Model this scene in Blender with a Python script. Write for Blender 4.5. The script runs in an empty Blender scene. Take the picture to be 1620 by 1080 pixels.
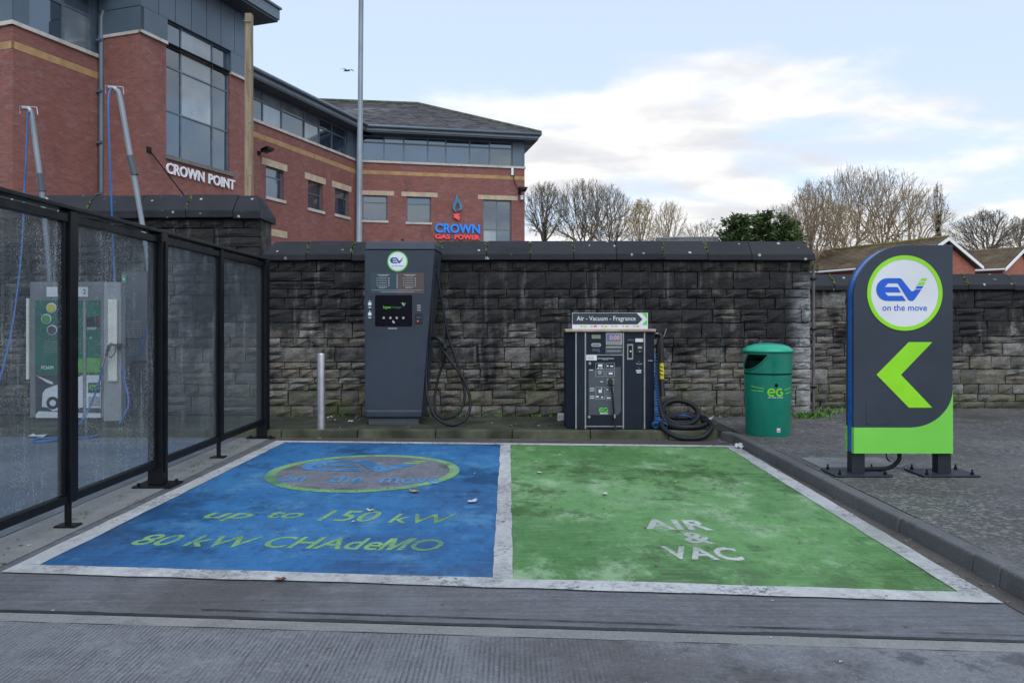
import bpy, bmesh, math, random
from mathutils import Vector as V, noise as NZ
R = math.radians
rnd = random.Random(7)
sc = bpy.context.scene
col = sc.collection

# ------------------------------------------------------------------ camera
H, FX, HY = 1.38, 1200.0, 512.0          # eye height, focal length in photo pixels, horizon row
cd = bpy.data.cameras.new('camera'); cam = bpy.data.objects.new('camera', cd); col.objects.link(cam)
cam.location = (0, 0, H); cam.rotation_euler = (R(90), 0, 0)
cd.sensor_width = 36; cd.lens = FX / 1620 * 36; cd.shift_y = -(540 - HY) / 1620
cd.clip_start = .05; cd.clip_end = 3000
sc.camera = cam

# ------------------------------------------------------------------ sky, sun, exposure
SUN_EL, SUN_AZ = R(50), R(163)           # sun veiled by thin cloud behind the camera, azimuth from +Y
w = bpy.data.worlds.new('World'); sc.world = w; w.use_nodes = True
nt = w.node_tree; N = nt.nodes; L = nt.links; N.clear()
def nn(t, **k):
    n = N.new(t)
    for a, b in k.items(): setattr(n, a, b)
    return n
def mth(op, a, b=None, c=None, clamp=False):
    n = nn('ShaderNodeMath', operation=op, use_clamp=clamp)
    for i, x in enumerate((a, b, c)):
        if x is None: continue
        if isinstance(x, (int, float)): n.inputs[i].default_value = x
        else: L.new(x, n.inputs[i])
    return n.outputs[0]
sky = nn('ShaderNodeTexSky', sky_type='NISHITA', sun_disc=False, sun_elevation=SUN_EL, sun_rotation=SUN_AZ,
         altitude=60, air_density=1.0, dust_density=1.2, ozone_density=1.5)
tc = nn('ShaderNodeTexCoord'); sp = nn('ShaderNodeSeparateXYZ'); L.new(tc.outputs['Generated'], sp.inputs[0])
zz = mth('ADD', mth('MAXIMUM', sp.outputs[2], 0.0), 0.16)
cx = nn('ShaderNodeCombineXYZ'); L.new(mth('DIVIDE', sp.outputs[0], zz), cx.inputs[0]); L.new(mth('DIVIDE', sp.outputs[1], zz), cx.inputs[1])
mp = nn('ShaderNodeMapping'); mp.inputs['Location'].default_value = (3.1, 1.7, 0); mp.inputs['Scale'].default_value = (.8, 1.15, 1); L.new(cx.outputs[0], mp.inputs[0])
n1 = nn('ShaderNodeTexNoise'); n1.inputs['Scale'].default_value = 1.0; n1.inputs['Detail'].default_value = 9; n1.inputs['Roughness'].default_value = .56
n1.inputs['Distortion'].default_value = .25; L.new(mp.outputs[0], n1.inputs['Vector'])
n2 = nn('ShaderNodeTexNoise'); n2.inputs['Scale'].default_value = 2.3; n2.inputs['Detail'].default_value = 6; L.new(mp.outputs[0], n2.inputs['Vector'])
bias = mth('MULTIPLY', sp.outputs[2], -.88)                  # more cloud towards the horizon
cov = mth('ADD', n1.outputs[0], bias)
mask = nn('ShaderNodeMapRange', interpolation_type='SMOOTHSTEP'); L.new(cov, mask.inputs[0])
mask.inputs[1].default_value = .25; mask.inputs[2].default_value = .39
shade = nn('ShaderNodeMapRange', interpolation_type='SMOOTHSTEP'); L.new(n2.outputs[0], shade.inputs[0])
shade.inputs[1].default_value = .38; shade.inputs[2].default_value = .62
cc = nn('ShaderNodeMix', data_type='RGBA'); L.new(shade.outputs[0], cc.inputs[0])
cc.inputs[6].default_value = (2.5, 2.5, 2.55, 1); cc.inputs[7].default_value = (3.8, 3.68, 3.5, 1)
# thin veil so that the clear sky is pale, as on a hazy winter day
veil = nn('ShaderNodeMix', data_type='RGBA'); veil.inputs[0].default_value = .82
L.new(sky.outputs[0], veil.inputs[6]); veil.inputs[7].default_value = (2.2, 2.55, 3.1, 1)
mx = nn('ShaderNodeMix', data_type='RGBA'); L.new(mth('MULTIPLY', mask.outputs[0], .9), mx.inputs[0]); L.new(veil.outputs[2], mx.inputs[6]); L.new(cc.outputs[2], mx.inputs[7])
bg = nn('ShaderNodeBackground'); L.new(mx.outputs[2], bg.inputs[0]); bg.inputs[1].default_value = .15
out = nn('ShaderNodeOutputWorld'); L.new(bg.outputs[0], out.inputs[0])
ld = bpy.data.lights.new('sun', 'SUN'); ld.energy = 1.0; ld.angle = R(60); ld.color = (.90, .96, 1.0)
lo = bpy.data.objects.new('sun', ld); col.objects.link(lo); lo.location = (-20, 40, 30)
sd = V((math.sin(SUN_AZ) * math.cos(SUN_EL), math.cos(SUN_AZ) * math.cos(SUN_EL), math.sin(SUN_EL)))
lo.rotation_euler = (-sd).to_track_quat('-Z', 'Y').to_euler()
vs = sc.view_settings; vs.view_transform = 'Standard'; vs.look = 'None'; vs.gamma = 1; vs.exposure = 1.1; vs.use_curve_mapping = False
sc.cycles.max_bounces = 8; sc.cycles.transparent_max_bounces = 16

# ------------------------------------------------------------------ helpers
def ground(px, py, z=0.0):               # photo pixel -> point on the level plane z
    y = (H - z) * FX / (py - HY); return V(((px - 810) / FX * y, y, z))
def at(px, py, y):                       # photo pixel -> point at distance y
    return V(((px - 810) / FX * y, y, H + (HY - py) / FX * y))
ORG = {}
def tag(o, label=None, cat=None, group=None, kind=None):
    for k, v in (('label', label), ('category', cat), ('group', group), ('kind', kind)):
        if v: o[k] = v
    return o
def thing(name, label, cat, loc, group=None, kind=None):
    o = bpy.data.objects.new(name, None); col.objects.link(o); o.location = loc; o.empty_display_size = .2
    ORG[o] = V(loc); return tag(o, label, cat, group, kind)
def lerp(a, b, t): return a + (b - a) * t
class MB:
    def __init__(s): s.v = []; s.f = []; s.m = []; s.sm = []
    def add(s, vs, fs, mi=0, smooth=False):
        b = len(s.v); s.v += [tuple(p) for p in vs]
        for f in fs: s.f.append([b + i for i in f]); s.m.append(mi); s.sm.append(smooth)
        return s
    def hexa(s, p, mi=0):                # 8 points: bottom loop 0-3, top loop 4-7
        return s.add(p, [(3, 2, 1, 0), (4, 5, 6, 7), (0, 1, 5, 4), (1, 2, 6, 5), (2, 3, 7, 6), (3, 0, 4, 7)], mi)
    def box(s, x0, x1, y0, y1, z0, z1, mi=0):
        return s.hexa([(x0, y0, z0), (x1, y0, z0), (x1, y1, z0), (x0, y1, z0), (x0, y0, z1), (x1, y0, z1), (x1, y1, z1), (x0, y1, z1)], mi)
    def prism(s, poly, O, U, W, t0, t1, mi=0):   # polygon in (u, w), extruded along the normal of U x W
        O, U, W = V(O), V(U), V(W); Nn = U.cross(W).normalized(); n = len(poly)
        a = sum(poly[i][0] * poly[(i + 1) % n][1] - poly[(i + 1) % n][0] * poly[i][1] for i in range(n))
        if a < 0: poly = poly[::-1]
        P = [O + U * u + W * q + Nn * t0 for u, q in poly] + [O + U * u + W * q + Nn * t1 for u, q in poly]
        return s.add(P, [list(range(n))[::-1], list(range(n, 2 * n))] + [(i, (i + 1) % n, n + (i + 1) % n, n + i) for i in range(n)], mi)
    def ring(s, c, r0, r1, U, W, t0, t1, n=64, mi=0):
        c, U, W = V(c), V(U), V(W); Nn = U.cross(W).normalized(); P = []
        for r, t in ((r0, t0), (r1, t0), (r1, t1), (r0, t1)):
            P += [c + U * math.cos(2 * math.pi * i / n) * r + W * math.sin(2 * math.pi * i / n) * r + Nn * t for i in range(n)]
        F = []
        for k in range(4):
            for i in range(n): F.append((k * n + i, k * n + (i + 1) % n, ((k + 1) % 4) * n + (i + 1) % n, ((k + 1) % 4) * n + i))
        return s.add(P, F, mi)
    def tube(s, pts, r, sides=8, mi=0, cap=True):
        pts = [V(p) for p in pts]; n = len(pts); rr = r if isinstance(r, (list, tuple)) else [r] * n
        P = []; up = None
        for i in range(n):
            d = (pts[min(i + 1, n - 1)] - pts[max(i - 1, 0)]).normalized()
            if up is None:
                up = V((0, 0, 1)) if abs(d.z) < .9 else V((1, 0, 0))
            a = (up - d * up.dot(d)); a = a.normalized() if a.length > 1e-6 else d.orthogonal().normalized(); up = a; b = d.cross(a)
            P += [pts[i] + (a * math.cos(2 * math.pi * k / sides) + b * math.sin(2 * math.pi * k / sides)) * rr[i] for k in range(sides)]
        F = [(i * sides + k, i * sides + (k + 1) % sides, (i + 1) * sides + (k + 1) % sides, (i + 1) * sides + k) for i in range(n - 1) for k in range(sides)]
        s.add(P, F, mi, True)
        if cap: s.add(P[:sides], [list(range(sides))[::-1]], mi); s.add(P[-sides:], [list(range(sides))], mi)
        return s
    def lathe(s, c, prof, n=40, mi=0, smooth=True):
        c = V(c); P = []
        for r, z in prof: P += [c + V((r * math.cos(2 * math.pi * k / n), r * math.sin(2 * math.pi * k / n), z)) for k in range(n)]
        F = [(i * n + k, i * n + (k + 1) % n, (i + 1) * n + (k + 1) % n, (i + 1) * n + k) for i in range(len(prof) - 1) for k in range(n)]
        return s.add(P, F, mi, smooth)
    def build(s, name, mats, parent=None, origin=None, bevel=0, seg=2, smooth=None):
        me = bpy.data.meshes.new(name)
        og = V(origin) if origin is not None else (ORG[parent] if parent else V((0, 0, 0)))
        me.from_pydata([tuple(V(p) - og) for p in s.v], [], s.f)
        for m in (mats if isinstance(mats, (list, tuple)) else [mats]): me.materials.append(m)
        me.polygons.foreach_set('material_index', s.m); me.polygons.foreach_set('use_smooth', s.sm if smooth is None else [smooth] * len(s.f))
        me.update()
        o = bpy.data.objects.new(name, me); col.objects.link(o); ORG[o] = og
        if parent: o.parent = parent; o.location = og - ORG[parent]
        else: o.location = og
        if bevel:
            b = o.modifiers.new('bevel', 'BEVEL'); b.width = bevel; b.segments = seg; b.limit_method = 'ANGLE'; b.angle_limit = R(40); b.harden_normals = False
        return o
def spline(P, n=8):                      # smooth path through points
    P = [V(p) for p in P]; Q = []
    for i in range(len(P) - 1):
        a, b, c, d = P[max(i - 1, 0)], P[i], P[i + 1], P[min(i + 2, len(P) - 1)]
        for k in range(n):
            t = k / n; Q.append(.5 * ((2 * b) + (c - a) * t + (2 * a - 5 * b + 4 * c - d) * t * t + (3 * b - a - 3 * c + d) * t ** 3))
    return Q + [P[-1]]

# materials -------------------------------------------------------
class G:                                 # a tiny node graph writer
    def __init__(s, name):
        s.mat = bpy.data.materials.new(name); s.mat.use_nodes = True; s.t = s.mat.node_tree; s.N = s.t.nodes; s.N.clear()
        s.out = s.n('ShaderNodeOutputMaterial'); s.pos = s.n('ShaderNodeNewGeometry').outputs['Position']
    def n(s, t, **k):
        x = s.N.new(t)
        for a, b in k.items(): setattr(x, a, b)
        return x
    def set(s, sock, v):
        if hasattr(v, 'is_linked') or hasattr(v, 'node'): s.t.links.new(v, sock)
        elif isinstance(v, tuple) and len(v) == 3 and sock.type == 'RGBA': sock.default_value = (*v, 1)
        else: sock.default_value = v
    def noise(s, scale=5, detail=5, rough=.55, vec=None, st=None, dist=0, off=None):
        x = s.n('ShaderNodeTexNoise'); x.inputs['Scale'].default_value = scale; x.inputs['Detail'].default_value = detail
        x.inputs['Roughness'].default_value = rough; x.inputs['Distortion'].default_value = dist
        s.set(x.inputs['Vector'], s.map(vec or s.pos, st or (1, 1, 1), off)); return x.outputs[0]
    def map(s, vec, st=(1, 1, 1), off=None):
        m = s.n('ShaderNodeMapping'); m.inputs['Scale'].default_value = st
        if off: m.inputs['Location'].default_value = off
        s.set(m.inputs[0], vec); return m.outputs[0]
    def ramp(s, v, a, b, lo=0.0, hi=1.0, smooth=True):
        m = s.n('ShaderNodeMapRange', interpolation_type='SMOOTHSTEP' if smooth else 'LINEAR')
        for i, q in enumerate((v, a, b, lo, hi)): s.set(m.inputs[i], q)
        return m.outputs[0]
    def mix(s, f, a, b, mode='MIX'):
        m = s.n('ShaderNodeMix', data_type='RGBA', blend_type=mode); s.set(m.inputs[0], f); s.set(m.inputs[6], a); s.set(m.inputs[7], b); return m.outputs[2]
    def m(s, op, a, b=0.0, clamp=False):
        x = s.n('ShaderNodeMath', operation=op, use_clamp=clamp); s.set(x.inputs[0], a); s.set(x.inputs[1], b); return x.outputs[0]
    def xyz(s):
        x = s.n('ShaderNodeSeparateXYZ'); s.set(x.inputs[0], s.pos); return x.outputs
    def bump(s, h, strength=.5, dist=.01, nrm=None):
        b = s.n('ShaderNodeBump'); b.inputs['Strength'].default_value = strength; b.inputs['Distance'].default_value = dist; s.set(b.inputs['Height'], h)
        if nrm: s.set(b.inputs['Normal'], nrm)
        return b.outputs[0]
    def p(s, col, rough=.6, metal=0.0, nrm=None, spec=.5, emit=None, es=1.0, coat=0.0):
        b = s.n('ShaderNodeBsdfPrincipled'); s.set(b.inputs['Base Color'], col); s.set(b.inputs['Roughness'], rough); s.set(b.inputs['Metallic'], metal)
        s.set(b.inputs['Specular IOR Level'], spec)
        if nrm: s.set(b.inputs['Normal'], nrm)
        if emit: s.set(b.inputs['Emission Color'], emit); s.set(b.inputs['Emission Strength'], es)
        if coat: s.set(b.inputs['Coat Weight'], coat); b.inputs['Coat Roughness'].default_value = .1
        return b.outputs[0]
    def done(s, sh): s.t.links.new(sh, s.out.inputs[0]); return s.mat
def sc3(c, k): return tuple(min(1, x * k) for x in c)
def simple(name, c, rough=.5, metal=0.0, var=.18, scale=3.0, fine=60.0, bump=.05, spec=.5, dirt=0.0, coat=0.0, emit=None, es=1.0):
    g = G(name); a = g.noise(scale, 6, .6); f = g.noise(fine, 3)
    cc = g.mix(g.ramp(a, .3, .7), sc3(c, 1 - var), sc3(c, 1 + var))
    if dirt:
        d = g.ramp(g.noise(scale * 2.3, 8, .7, st=(1, 1, .35)), .52, .72, 0.0, dirt); cc = g.mix(d, cc, (.06, .055, .05))
    r = g.ramp(g.noise(scale * 4, 5), .3, .7, max(.03, rough - .09), min(1, rough + .09))
    return g.done(g.p(cc, r, metal, g.bump(f, bump, .004) if bump else None, spec, emit, es, coat))

def asphalt(name, c1, c2, grain=220, brush=None, wet=.3, bs=.35, chip=0.0):
    g = G(name); big = g.noise(.7, 6, .6); mid = g.noise(5, 6, .65); fine = g.noise(grain, 2, .7)
    c = g.mix(g.ramp(big, .35, .65), c1, c2)
    c = g.mix(g.ramp(mid, .45, .72, 0.0, .65), c, sc3(c1, .55)); gr2 = g.noise(grain * .3, 4, .75); c = g.mix(g.ramp(gr2, .52, .72, 0.0, .6), c, sc3(c1, .5)); c = g.mix(g.ramp(gr2, .48, .3, 0.0, .45), c, sc3(c2, 1.5))
    c = g.mix(g.ramp(fine, .35, .68, 0.0, .55), sc3(c1, .75) if False else c, sc3(c2, 1.45))
    h = fine
    if brush:                            # broom-finish ribs
        st, sc_, amt = brush
        if sc_ < 0:
            wvn = g.n('ShaderNodeTexWave', wave_type='BANDS', bands_direction='X'); wvn.inputs['Scale'].default_value = -sc_; wvn.inputs['Distortion'].default_value = 2.2
            wvn.inputs['Detail'].default_value = 2; wvn.inputs['Detail Scale'].default_value = .8; g.set(wvn.inputs['Vector'], g.map(g.pos, st))
            rb = g.m('MULTIPLY', g.ramp(wvn.outputs['Fac'], .45, .9), g.ramp(g.noise(3.5, 5, .7), .34, .62, .12, 1.0))
            rb = g.m('MULTIPLY', rb, g.ramp(g.noise(70, 3, .7, st=(1, .06, 1)), .3, .6, .2, 1.0)); xw = g.m('ADD', g.xyz()[0], g.m('MULTIPLY', g.noise(1.5, 6, .7), 1.6)); rb = g.m('MULTIPLY', rb, g.ramp(xw, .75, 1.5, 1.0, .12)); c = g.mix(g.m('MULTIPLY', g.ramp(xw, .75, 1.5), g.ramp(g.noise(3.1, 8, .75), .5, .62, 0.0, .7)), c, sc3(c1, .4))
        else:
            wv = g.noise(sc_, 3, .6, st=st); rb = g.ramp(wv, .38, .62)
        c = g.mix(g.m('MULTIPLY', rb, amt), c, sc3(c1, .45)); h = g.m('SUBTRACT', g.m('MULTIPLY', fine, .5), g.m('MULTIPLY', rb, .9))
    if chip:
        ch_ = g.n('ShaderNodeTexVoronoi'); ch_.inputs['Scale'].default_value = 42; g.set(ch_.inputs['Vector'], g.pos); cw = g.n('ShaderNodeSeparateXYZ'); g.set(cw.inputs[0], ch_.outputs['Color'])
        pm = g.ramp(g.noise(.9, 7, .7, off=(3, 1, 0)), .38, .62, .25, 1.0); c = g.mix(g.m('MULTIPLY', g.ramp(cw.outputs[0], .55, .95), g.m('MULTIPLY', pm, chip)), c, (.40, .385, .37)); c = g.mix(g.ramp(cw.outputs[1], .6, 1.0, 0.0, chip), c, sc3(c1, .3)); h = g.m('SUBTRACT', h, g.m('MULTIPLY', ch_.outputs['Distance'], 1.2))
        c = g.mix(g.ramp(g.noise(.55, 6, .65, off=(8, 2, 0)), .5, .64, 0.0, .6), c, (.045, .04, .037))
    spk = g.n('ShaderNodeTexVoronoi'); spk.inputs['Scale'].default_value = 26; g.set(spk.inputs['Vector'], g.pos)
    c = g.mix(g.ramp(spk.outputs['Distance'], .05, .09, .55, 0.0), c, (.42, .42, .42))
    r = g.ramp(g.noise(1.1, 6, .6, off=(4, 2, 0)), .35, .7, .86, .86 - wet)
    return g.done(g.p(c, r, 0.0, g.bump(h, bs, .006), .4))
def paint(name, c1, c2, c3, base=(.06, .06, .065), st=(.25, 1, 1), wear=.62, seed=0.0, wetdark=.45, stain=(.03, .06, .02), streak=.5):
    g = G(name); o = (seed, seed * .7, 0)
    a = g.noise(.8, 8, .66, st=(.9, .6, 1), off=o); b = g.noise(2.1, 9, .74, st=(.9, .6, 1), off=o); br = g.noise(13, 5, .8, st=(.12, 1, 1)); br2 = g.noise(36, 4, .78, st=(.08, 1, 1)); f = g.noise(48, 6, .88, st=(.6, .8, 1)); mo = g.noise(7, 9, .78, st=(1, .6, 1), off=(seed, 1, 2))
    c = g.mix(g.ramp(a, .38, .60), c1, c2); c = g.mix(g.ramp(b, .50, .66, 0.0, .8), c, c3)
    pale = g.ramp(g.noise(.75, 9, .7, st=(1, .7, 1), off=(4, 7 + seed, 0)), .52, .66, 0.0, .42); c = g.mix(pale, c, c3)
    dkn = g.noise(1.05, 10, .74, st=(.8, .6, 1), off=(9 + seed, 3, 0)); dk = g.ramp(dkn, .51, .61, 0.0, wetdark); c = g.mix(dk, c, g.mix(.5, sc3(c1, .35), stain))
    c = g.mix(g.ramp(mo, .50, .66, 0.0, .6), c, sc3(c1, .45)); c = g.mix(g.ramp(mo, .44, .34, 0.0, .45), c, c3)
    c = g.mix(g.ramp(br, .5, .72, 0.0, streak * .7), c, sc3(c1, .38)); c = g.mix(g.ramp(br2, .5, .75, 0.0, streak * .8), c, sc3(c3, 1.1))
    wr = g.m('MULTIPLY', g.ramp(f, wear - .10, wear + .02), g.ramp(g.noise(1.6, 9, .76, st=(1, .7, 1), off=(2, 5, seed)), .44, .62, .10, 1.0)); c = g.mix(wr, c, base)
    sp_ = g.n('ShaderNodeTexVoronoi'); sp_.inputs['Scale'].default_value = 17; g.set(sp_.inputs['Vector'], g.map(g.pos, (.7, 1, 1), o)); c = g.mix(g.ramp(sp_.outputs['Distance'], .06, .13, .75, 0.0), c, sc3(c1, .25))
    r = g.ramp(dk, 0.0, wetdark, .66, .34)
    h = g.m('SUBTRACT', g.m('MULTIPLY', f, .6), g.m('ADD', g.m('MULTIPLY', br, .6), g.m('MULTIPLY', br2, .4)))
    return g.done(g.p(c, r, 0.0, g.bump(h, .45, .006), .4))
def stone_mat(name, tall, seed=0.0, x_clean=None):
    g = G(name); oi = g.n('ShaderNodeObjectInfo').outputs['Random']; x, y, z = g.xyz()
    rp = g.n('ShaderNodeValToRGB'); g.set(rp.inputs[0], oi); e = rp.color_ramp.elements
    e[0].color = (.115, .10, .082, 1); e[1].color = (.33, .315, .29, 1)
    for pos, c in ((.25, (.235, .205, .155, 1)), (.45, (.15, .137, .125, 1)), (.6, (.24, .222, .185, 1)), (.8, (.085, .08, .075, 1))):
        q = e.new(pos); q.color = c
    nA = g.noise(9, 8, .7, st=(1, 1, 2.2)); nB = g.noise(40, 6, .75, st=(1, 1, 1.6)); nC = g.noise(1.15, 6, .62, off=(seed, 0, seed)); nD = g.noise(2.2, 6, .65, st=(3.0, 1, .28), off=(seed, 2, 1))
    c = g.mix(g.ramp(nA, .35, .68), g.mix(.55, rp.outputs[0], (.05, .048, .048)), rp.outputs[0])
    c = g.mix(g.ramp(nB, .48, .66, 0.0, .8), c, (.045, .042, .04))
    # soot: runs down from under the coping, patchy lower down
    hz = g.ramp(z, .2 * tall, tall, -.10, .36, smooth=False)
    soot = g.ramp(g.m('ADD', g.m('ADD', g.m('MULTIPLY', nC, 1.5), g.m('MULTIPLY', nD, .55)), hz), 1.00, 1.20, 0.0, .98)
    soot = g.m('MULTIPLY', soot, g.ramp(nB, .3, .6, .8, 1.0))
    c = g.mix(soot, c, (.017, .017, .019))
    # pale lime runs and green algae near the ground
    lime = g.m('MULTIPLY', g.ramp(nD, .56, .72), g.ramp(nA, .3, .6, .2, .75)); c = g.mix(g.m('MULTIPLY', lime, .4), c, (.36, .36, .36))
    if x_clean is not None:
        cl = g.m('MULTIPLY', g.ramp(x, x_clean - .35, x_clean - .02), g.ramp(nA, .3, .65, .15, .85)); cl = g.m('MULTIPLY', cl, g.ramp(z, tall * .98, tall * .75, 0.0, 1.0)); c = g.mix(cl, c, (.40, .40, .415))
    moss = g.m('MULTIPLY', g.ramp(z, .95, .12, 0.0, 1.0), g.ramp(g.noise(2.6, 7, .7, off=(1, 0, 6)), .42, .66, 0.0, .8)); c = g.mix(moss, c, (.075, .09, .028)); c = g.mix(g.ramp(g.m('ADD', z, g.m('MULTIPLY', nC, .3)), .42, .18, 0.0, .75), c, (.03, .032, .02))
    h = g.m('ADD', g.m('MULTIPLY', nA, .8), g.m('MULTIPLY', nB, .6))
    return g.done(g.p(c, .9, 0.0, g.bump(h, .9, .022), .25))
def brick_mat(name, d, c1=(.25, .094, .075), c2=(.165, .068, .064), mort=(.21, .14, .125), scale=1.0):
    g = G(name); x, y, z = g.xyz()
    s_ = g.m('ADD', g.m('MULTIPLY', x, d[0]), g.m('MULTIPLY', y, d[1])); cv = g.n('ShaderNodeCombineXYZ'); g.set(cv.inputs[0], s_); g.set(cv.inputs[1], z)
    b = g.n('ShaderNodeTexBrick'); g.set(b.inputs['Vector'], cv.outputs[0]); b.inputs['Scale'].default_value = 1 / scale
    b.inputs['Brick Width'].default_value = .225; b.inputs['Row Height'].default_value = .075; b.inputs['Mortar Size'].default_value = .006; b.inputs['Mortar Smooth'].default_value = .3
    b.inputs['Bias'].default_value = -.1
    g.set(b.inputs['Color1'], c1); g.set(b.inputs['Color2'], c2); g.set(b.inputs['Mortar'], mort)
    a = g.noise(.6, 7, .6); v = g.noise(2.3, 6, .7, st=(1, 1, 2.4))
    c = g.mix(g.ramp(a, .35, .7, 0.0, .55), b.outputs['Color'], sc3(c1, .72)); c = g.mix(g.ramp(v, .5, .72, 0.0, .45), c, (.27, .19, .19)); c = g.mix(g.ramp(g.noise(1.4, 7, .7, st=(1, 1, .3), off=(2, 1, 4)), .56, .72, 0.0, .5), c, (.09, .045, .045))
    return g.done(g.p(c, .85, 0.0, g.bump(b.outputs['Fac'], -.4, .01), .25))
def window_glass(name, tint=(.018, .028, .042)):
    g = G(name); n = g.noise(.5, 3); sh = g.p(g.mix(g.ramp(n, .35, .65), tint, sc3(tint, 1.9)), .03, 0.0, g.bump(g.noise(1.3, 2), .06, .03), .5)
    b = sh.node; b.inputs['IOR'].default_value = 2.45; b.inputs['Specular Tint'].default_value = (.78, .90, 1, 1); return g.done(sh)
def screen_glass(name):
    # wet, dirty toughened glass: clear film, reflections, droplets and dried runs
    g = G(name); x, y, z = g.xyz()
    run = g.noise(30, 4, .75, st=(1, 1, .035)); run2 = g.noise(5, 5, .65, st=(1, 1, .25)); big = g.noise(1.1, 5, .6); fine = g.noise(85, 3, .7, st=(1, 1, .03))
    d = g.m('ADD', g.m('MULTIPLY', g.ramp(run, .54, .68), .34), g.m('MULTIPLY', g.ramp(fine, .52, .68), .20)); d = g.m('MULTIPLY', d, g.ramp(run2, .36, .62, .12, 1.0))
    wet = g.ramp(g.m('ADD', g.m('MULTIPLY', y, -1.0), g.m('MULTIPLY', big, 2.0)), -6.6, -5.2, .22, 1.0)
    dv = g.n('ShaderNodeTexVoronoi'); dv.inputs['Scale'].default_value = 85; g.set(dv.inputs['Vector'], g.map(g.pos, (1, 1, .7))); dc = g.n('ShaderNodeSeparateXYZ'); g.set(dc.inputs[0], dv.outputs['Color'])
    dr_ = g.m('MULTIPLY', g.m('MULTIPLY', g.ramp(dv.outputs['Distance'], .36, .2), g.ramp(dc.outputs[0], .35, .8)), g.m('MULTIPLY', wet, .5)); d = g.m('ADD', d, dr_); d = g.m('MULTIPLY', d, g.ramp(big, .3, .65, .45, 1.0)); d = g.m('ADD', g.m('MULTIPLY', d, g.ramp(g.noise(2.6, 6, .7, st=(1, 1, .4), off=(0, 3, 1)), .36, .64, .25, 1.15)), .05, True)
    drop = g.n('ShaderNodeTexVoronoi'); drop.inputs['Scale'].default_value = 75; drop.feature = 'SMOOTH_F1'; g.set(drop.inputs['Vector'], g.map(g.pos, (1, 1, .7)))
    hgt = g.m('ADD', g.ramp(drop.outputs['Distance'], .12, .5, 1.0, 0.0), g.m('MULTIPLY', run, .6)); nb = g.bump(hgt, .10, .004)
    tr = g.n('ShaderNodeBsdfTransparent'); g.set(tr.inputs[0], (.76, .81, .85)); df = g.n('ShaderNodeBsdfDiffuse'); g.set(df.inputs[0], (.5, .52, .55)); df.inputs['Roughness'].default_value = 1
    gl = g.n('ShaderNodeBsdfGlossy'); gl.inputs['Roughness'].default_value = .03; g.set(gl.inputs['Normal'], nb)
    lw = g.n('ShaderNodeLayerWeight'); lw.inputs['Blend'].default_value = .5; fz = g.m('ADD', g.m('MULTIPLY', g.m('POWER', lw.outputs['Facing'], 5.0), .65), .045)
    m1 = g.n('ShaderNodeMixShader'); g.set(m1.inputs[0], d); g.set(m1.inputs[1], tr.outputs[0]); g.set(m1.inputs[2], df.outputs[0])
    m2 = g.n('ShaderNodeMixShader'); g.set(m2.inputs[0], fz); g.set(m2.inputs[1], m1.outputs[0]); g.set(m2.inputs[2], gl.outputs[0])
    return g.done(m2.outputs[0])
def coping_mat(name):
    g = G(name); a = g.noise(3, 7, .65); f = g.noise(55, 5, .7); v = g.n('ShaderNodeTexVoronoi'); v.inputs['Scale'].default_value = 7.5
    g.set(v.inputs['Vector'], g.pos); sel = g.noise(4.2, 2)
    oi = g.n('ShaderNodeObjectInfo').outputs['Random']
    c = g.mix(g.ramp(a, .3, .7), (.011, .012, .016), (.026, .028, .034)); c = g.mix(g.ramp(oi, 0.0, 1.0, 0.0, .2), c, (.06, .06, .064))
    dd = g.m('ADD', v.outputs['Distance'], g.m('MULTIPLY', g.m('SUBTRACT', f, .5), .12))
    lich = g.m('MULTIPLY', g.ramp(dd, .13, .18, 1.0, 0.0), g.ramp(sel, .5, .56)); c = g.mix(g.m('MULTIPLY', lich, .8), c, (.42, .43, .42))
    return g.done(g.p(c, g.ramp(a, .3, .7, .55, .85), 0.0, g.bump(g.m('ADD', f, a), .4, .01), .2))

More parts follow.
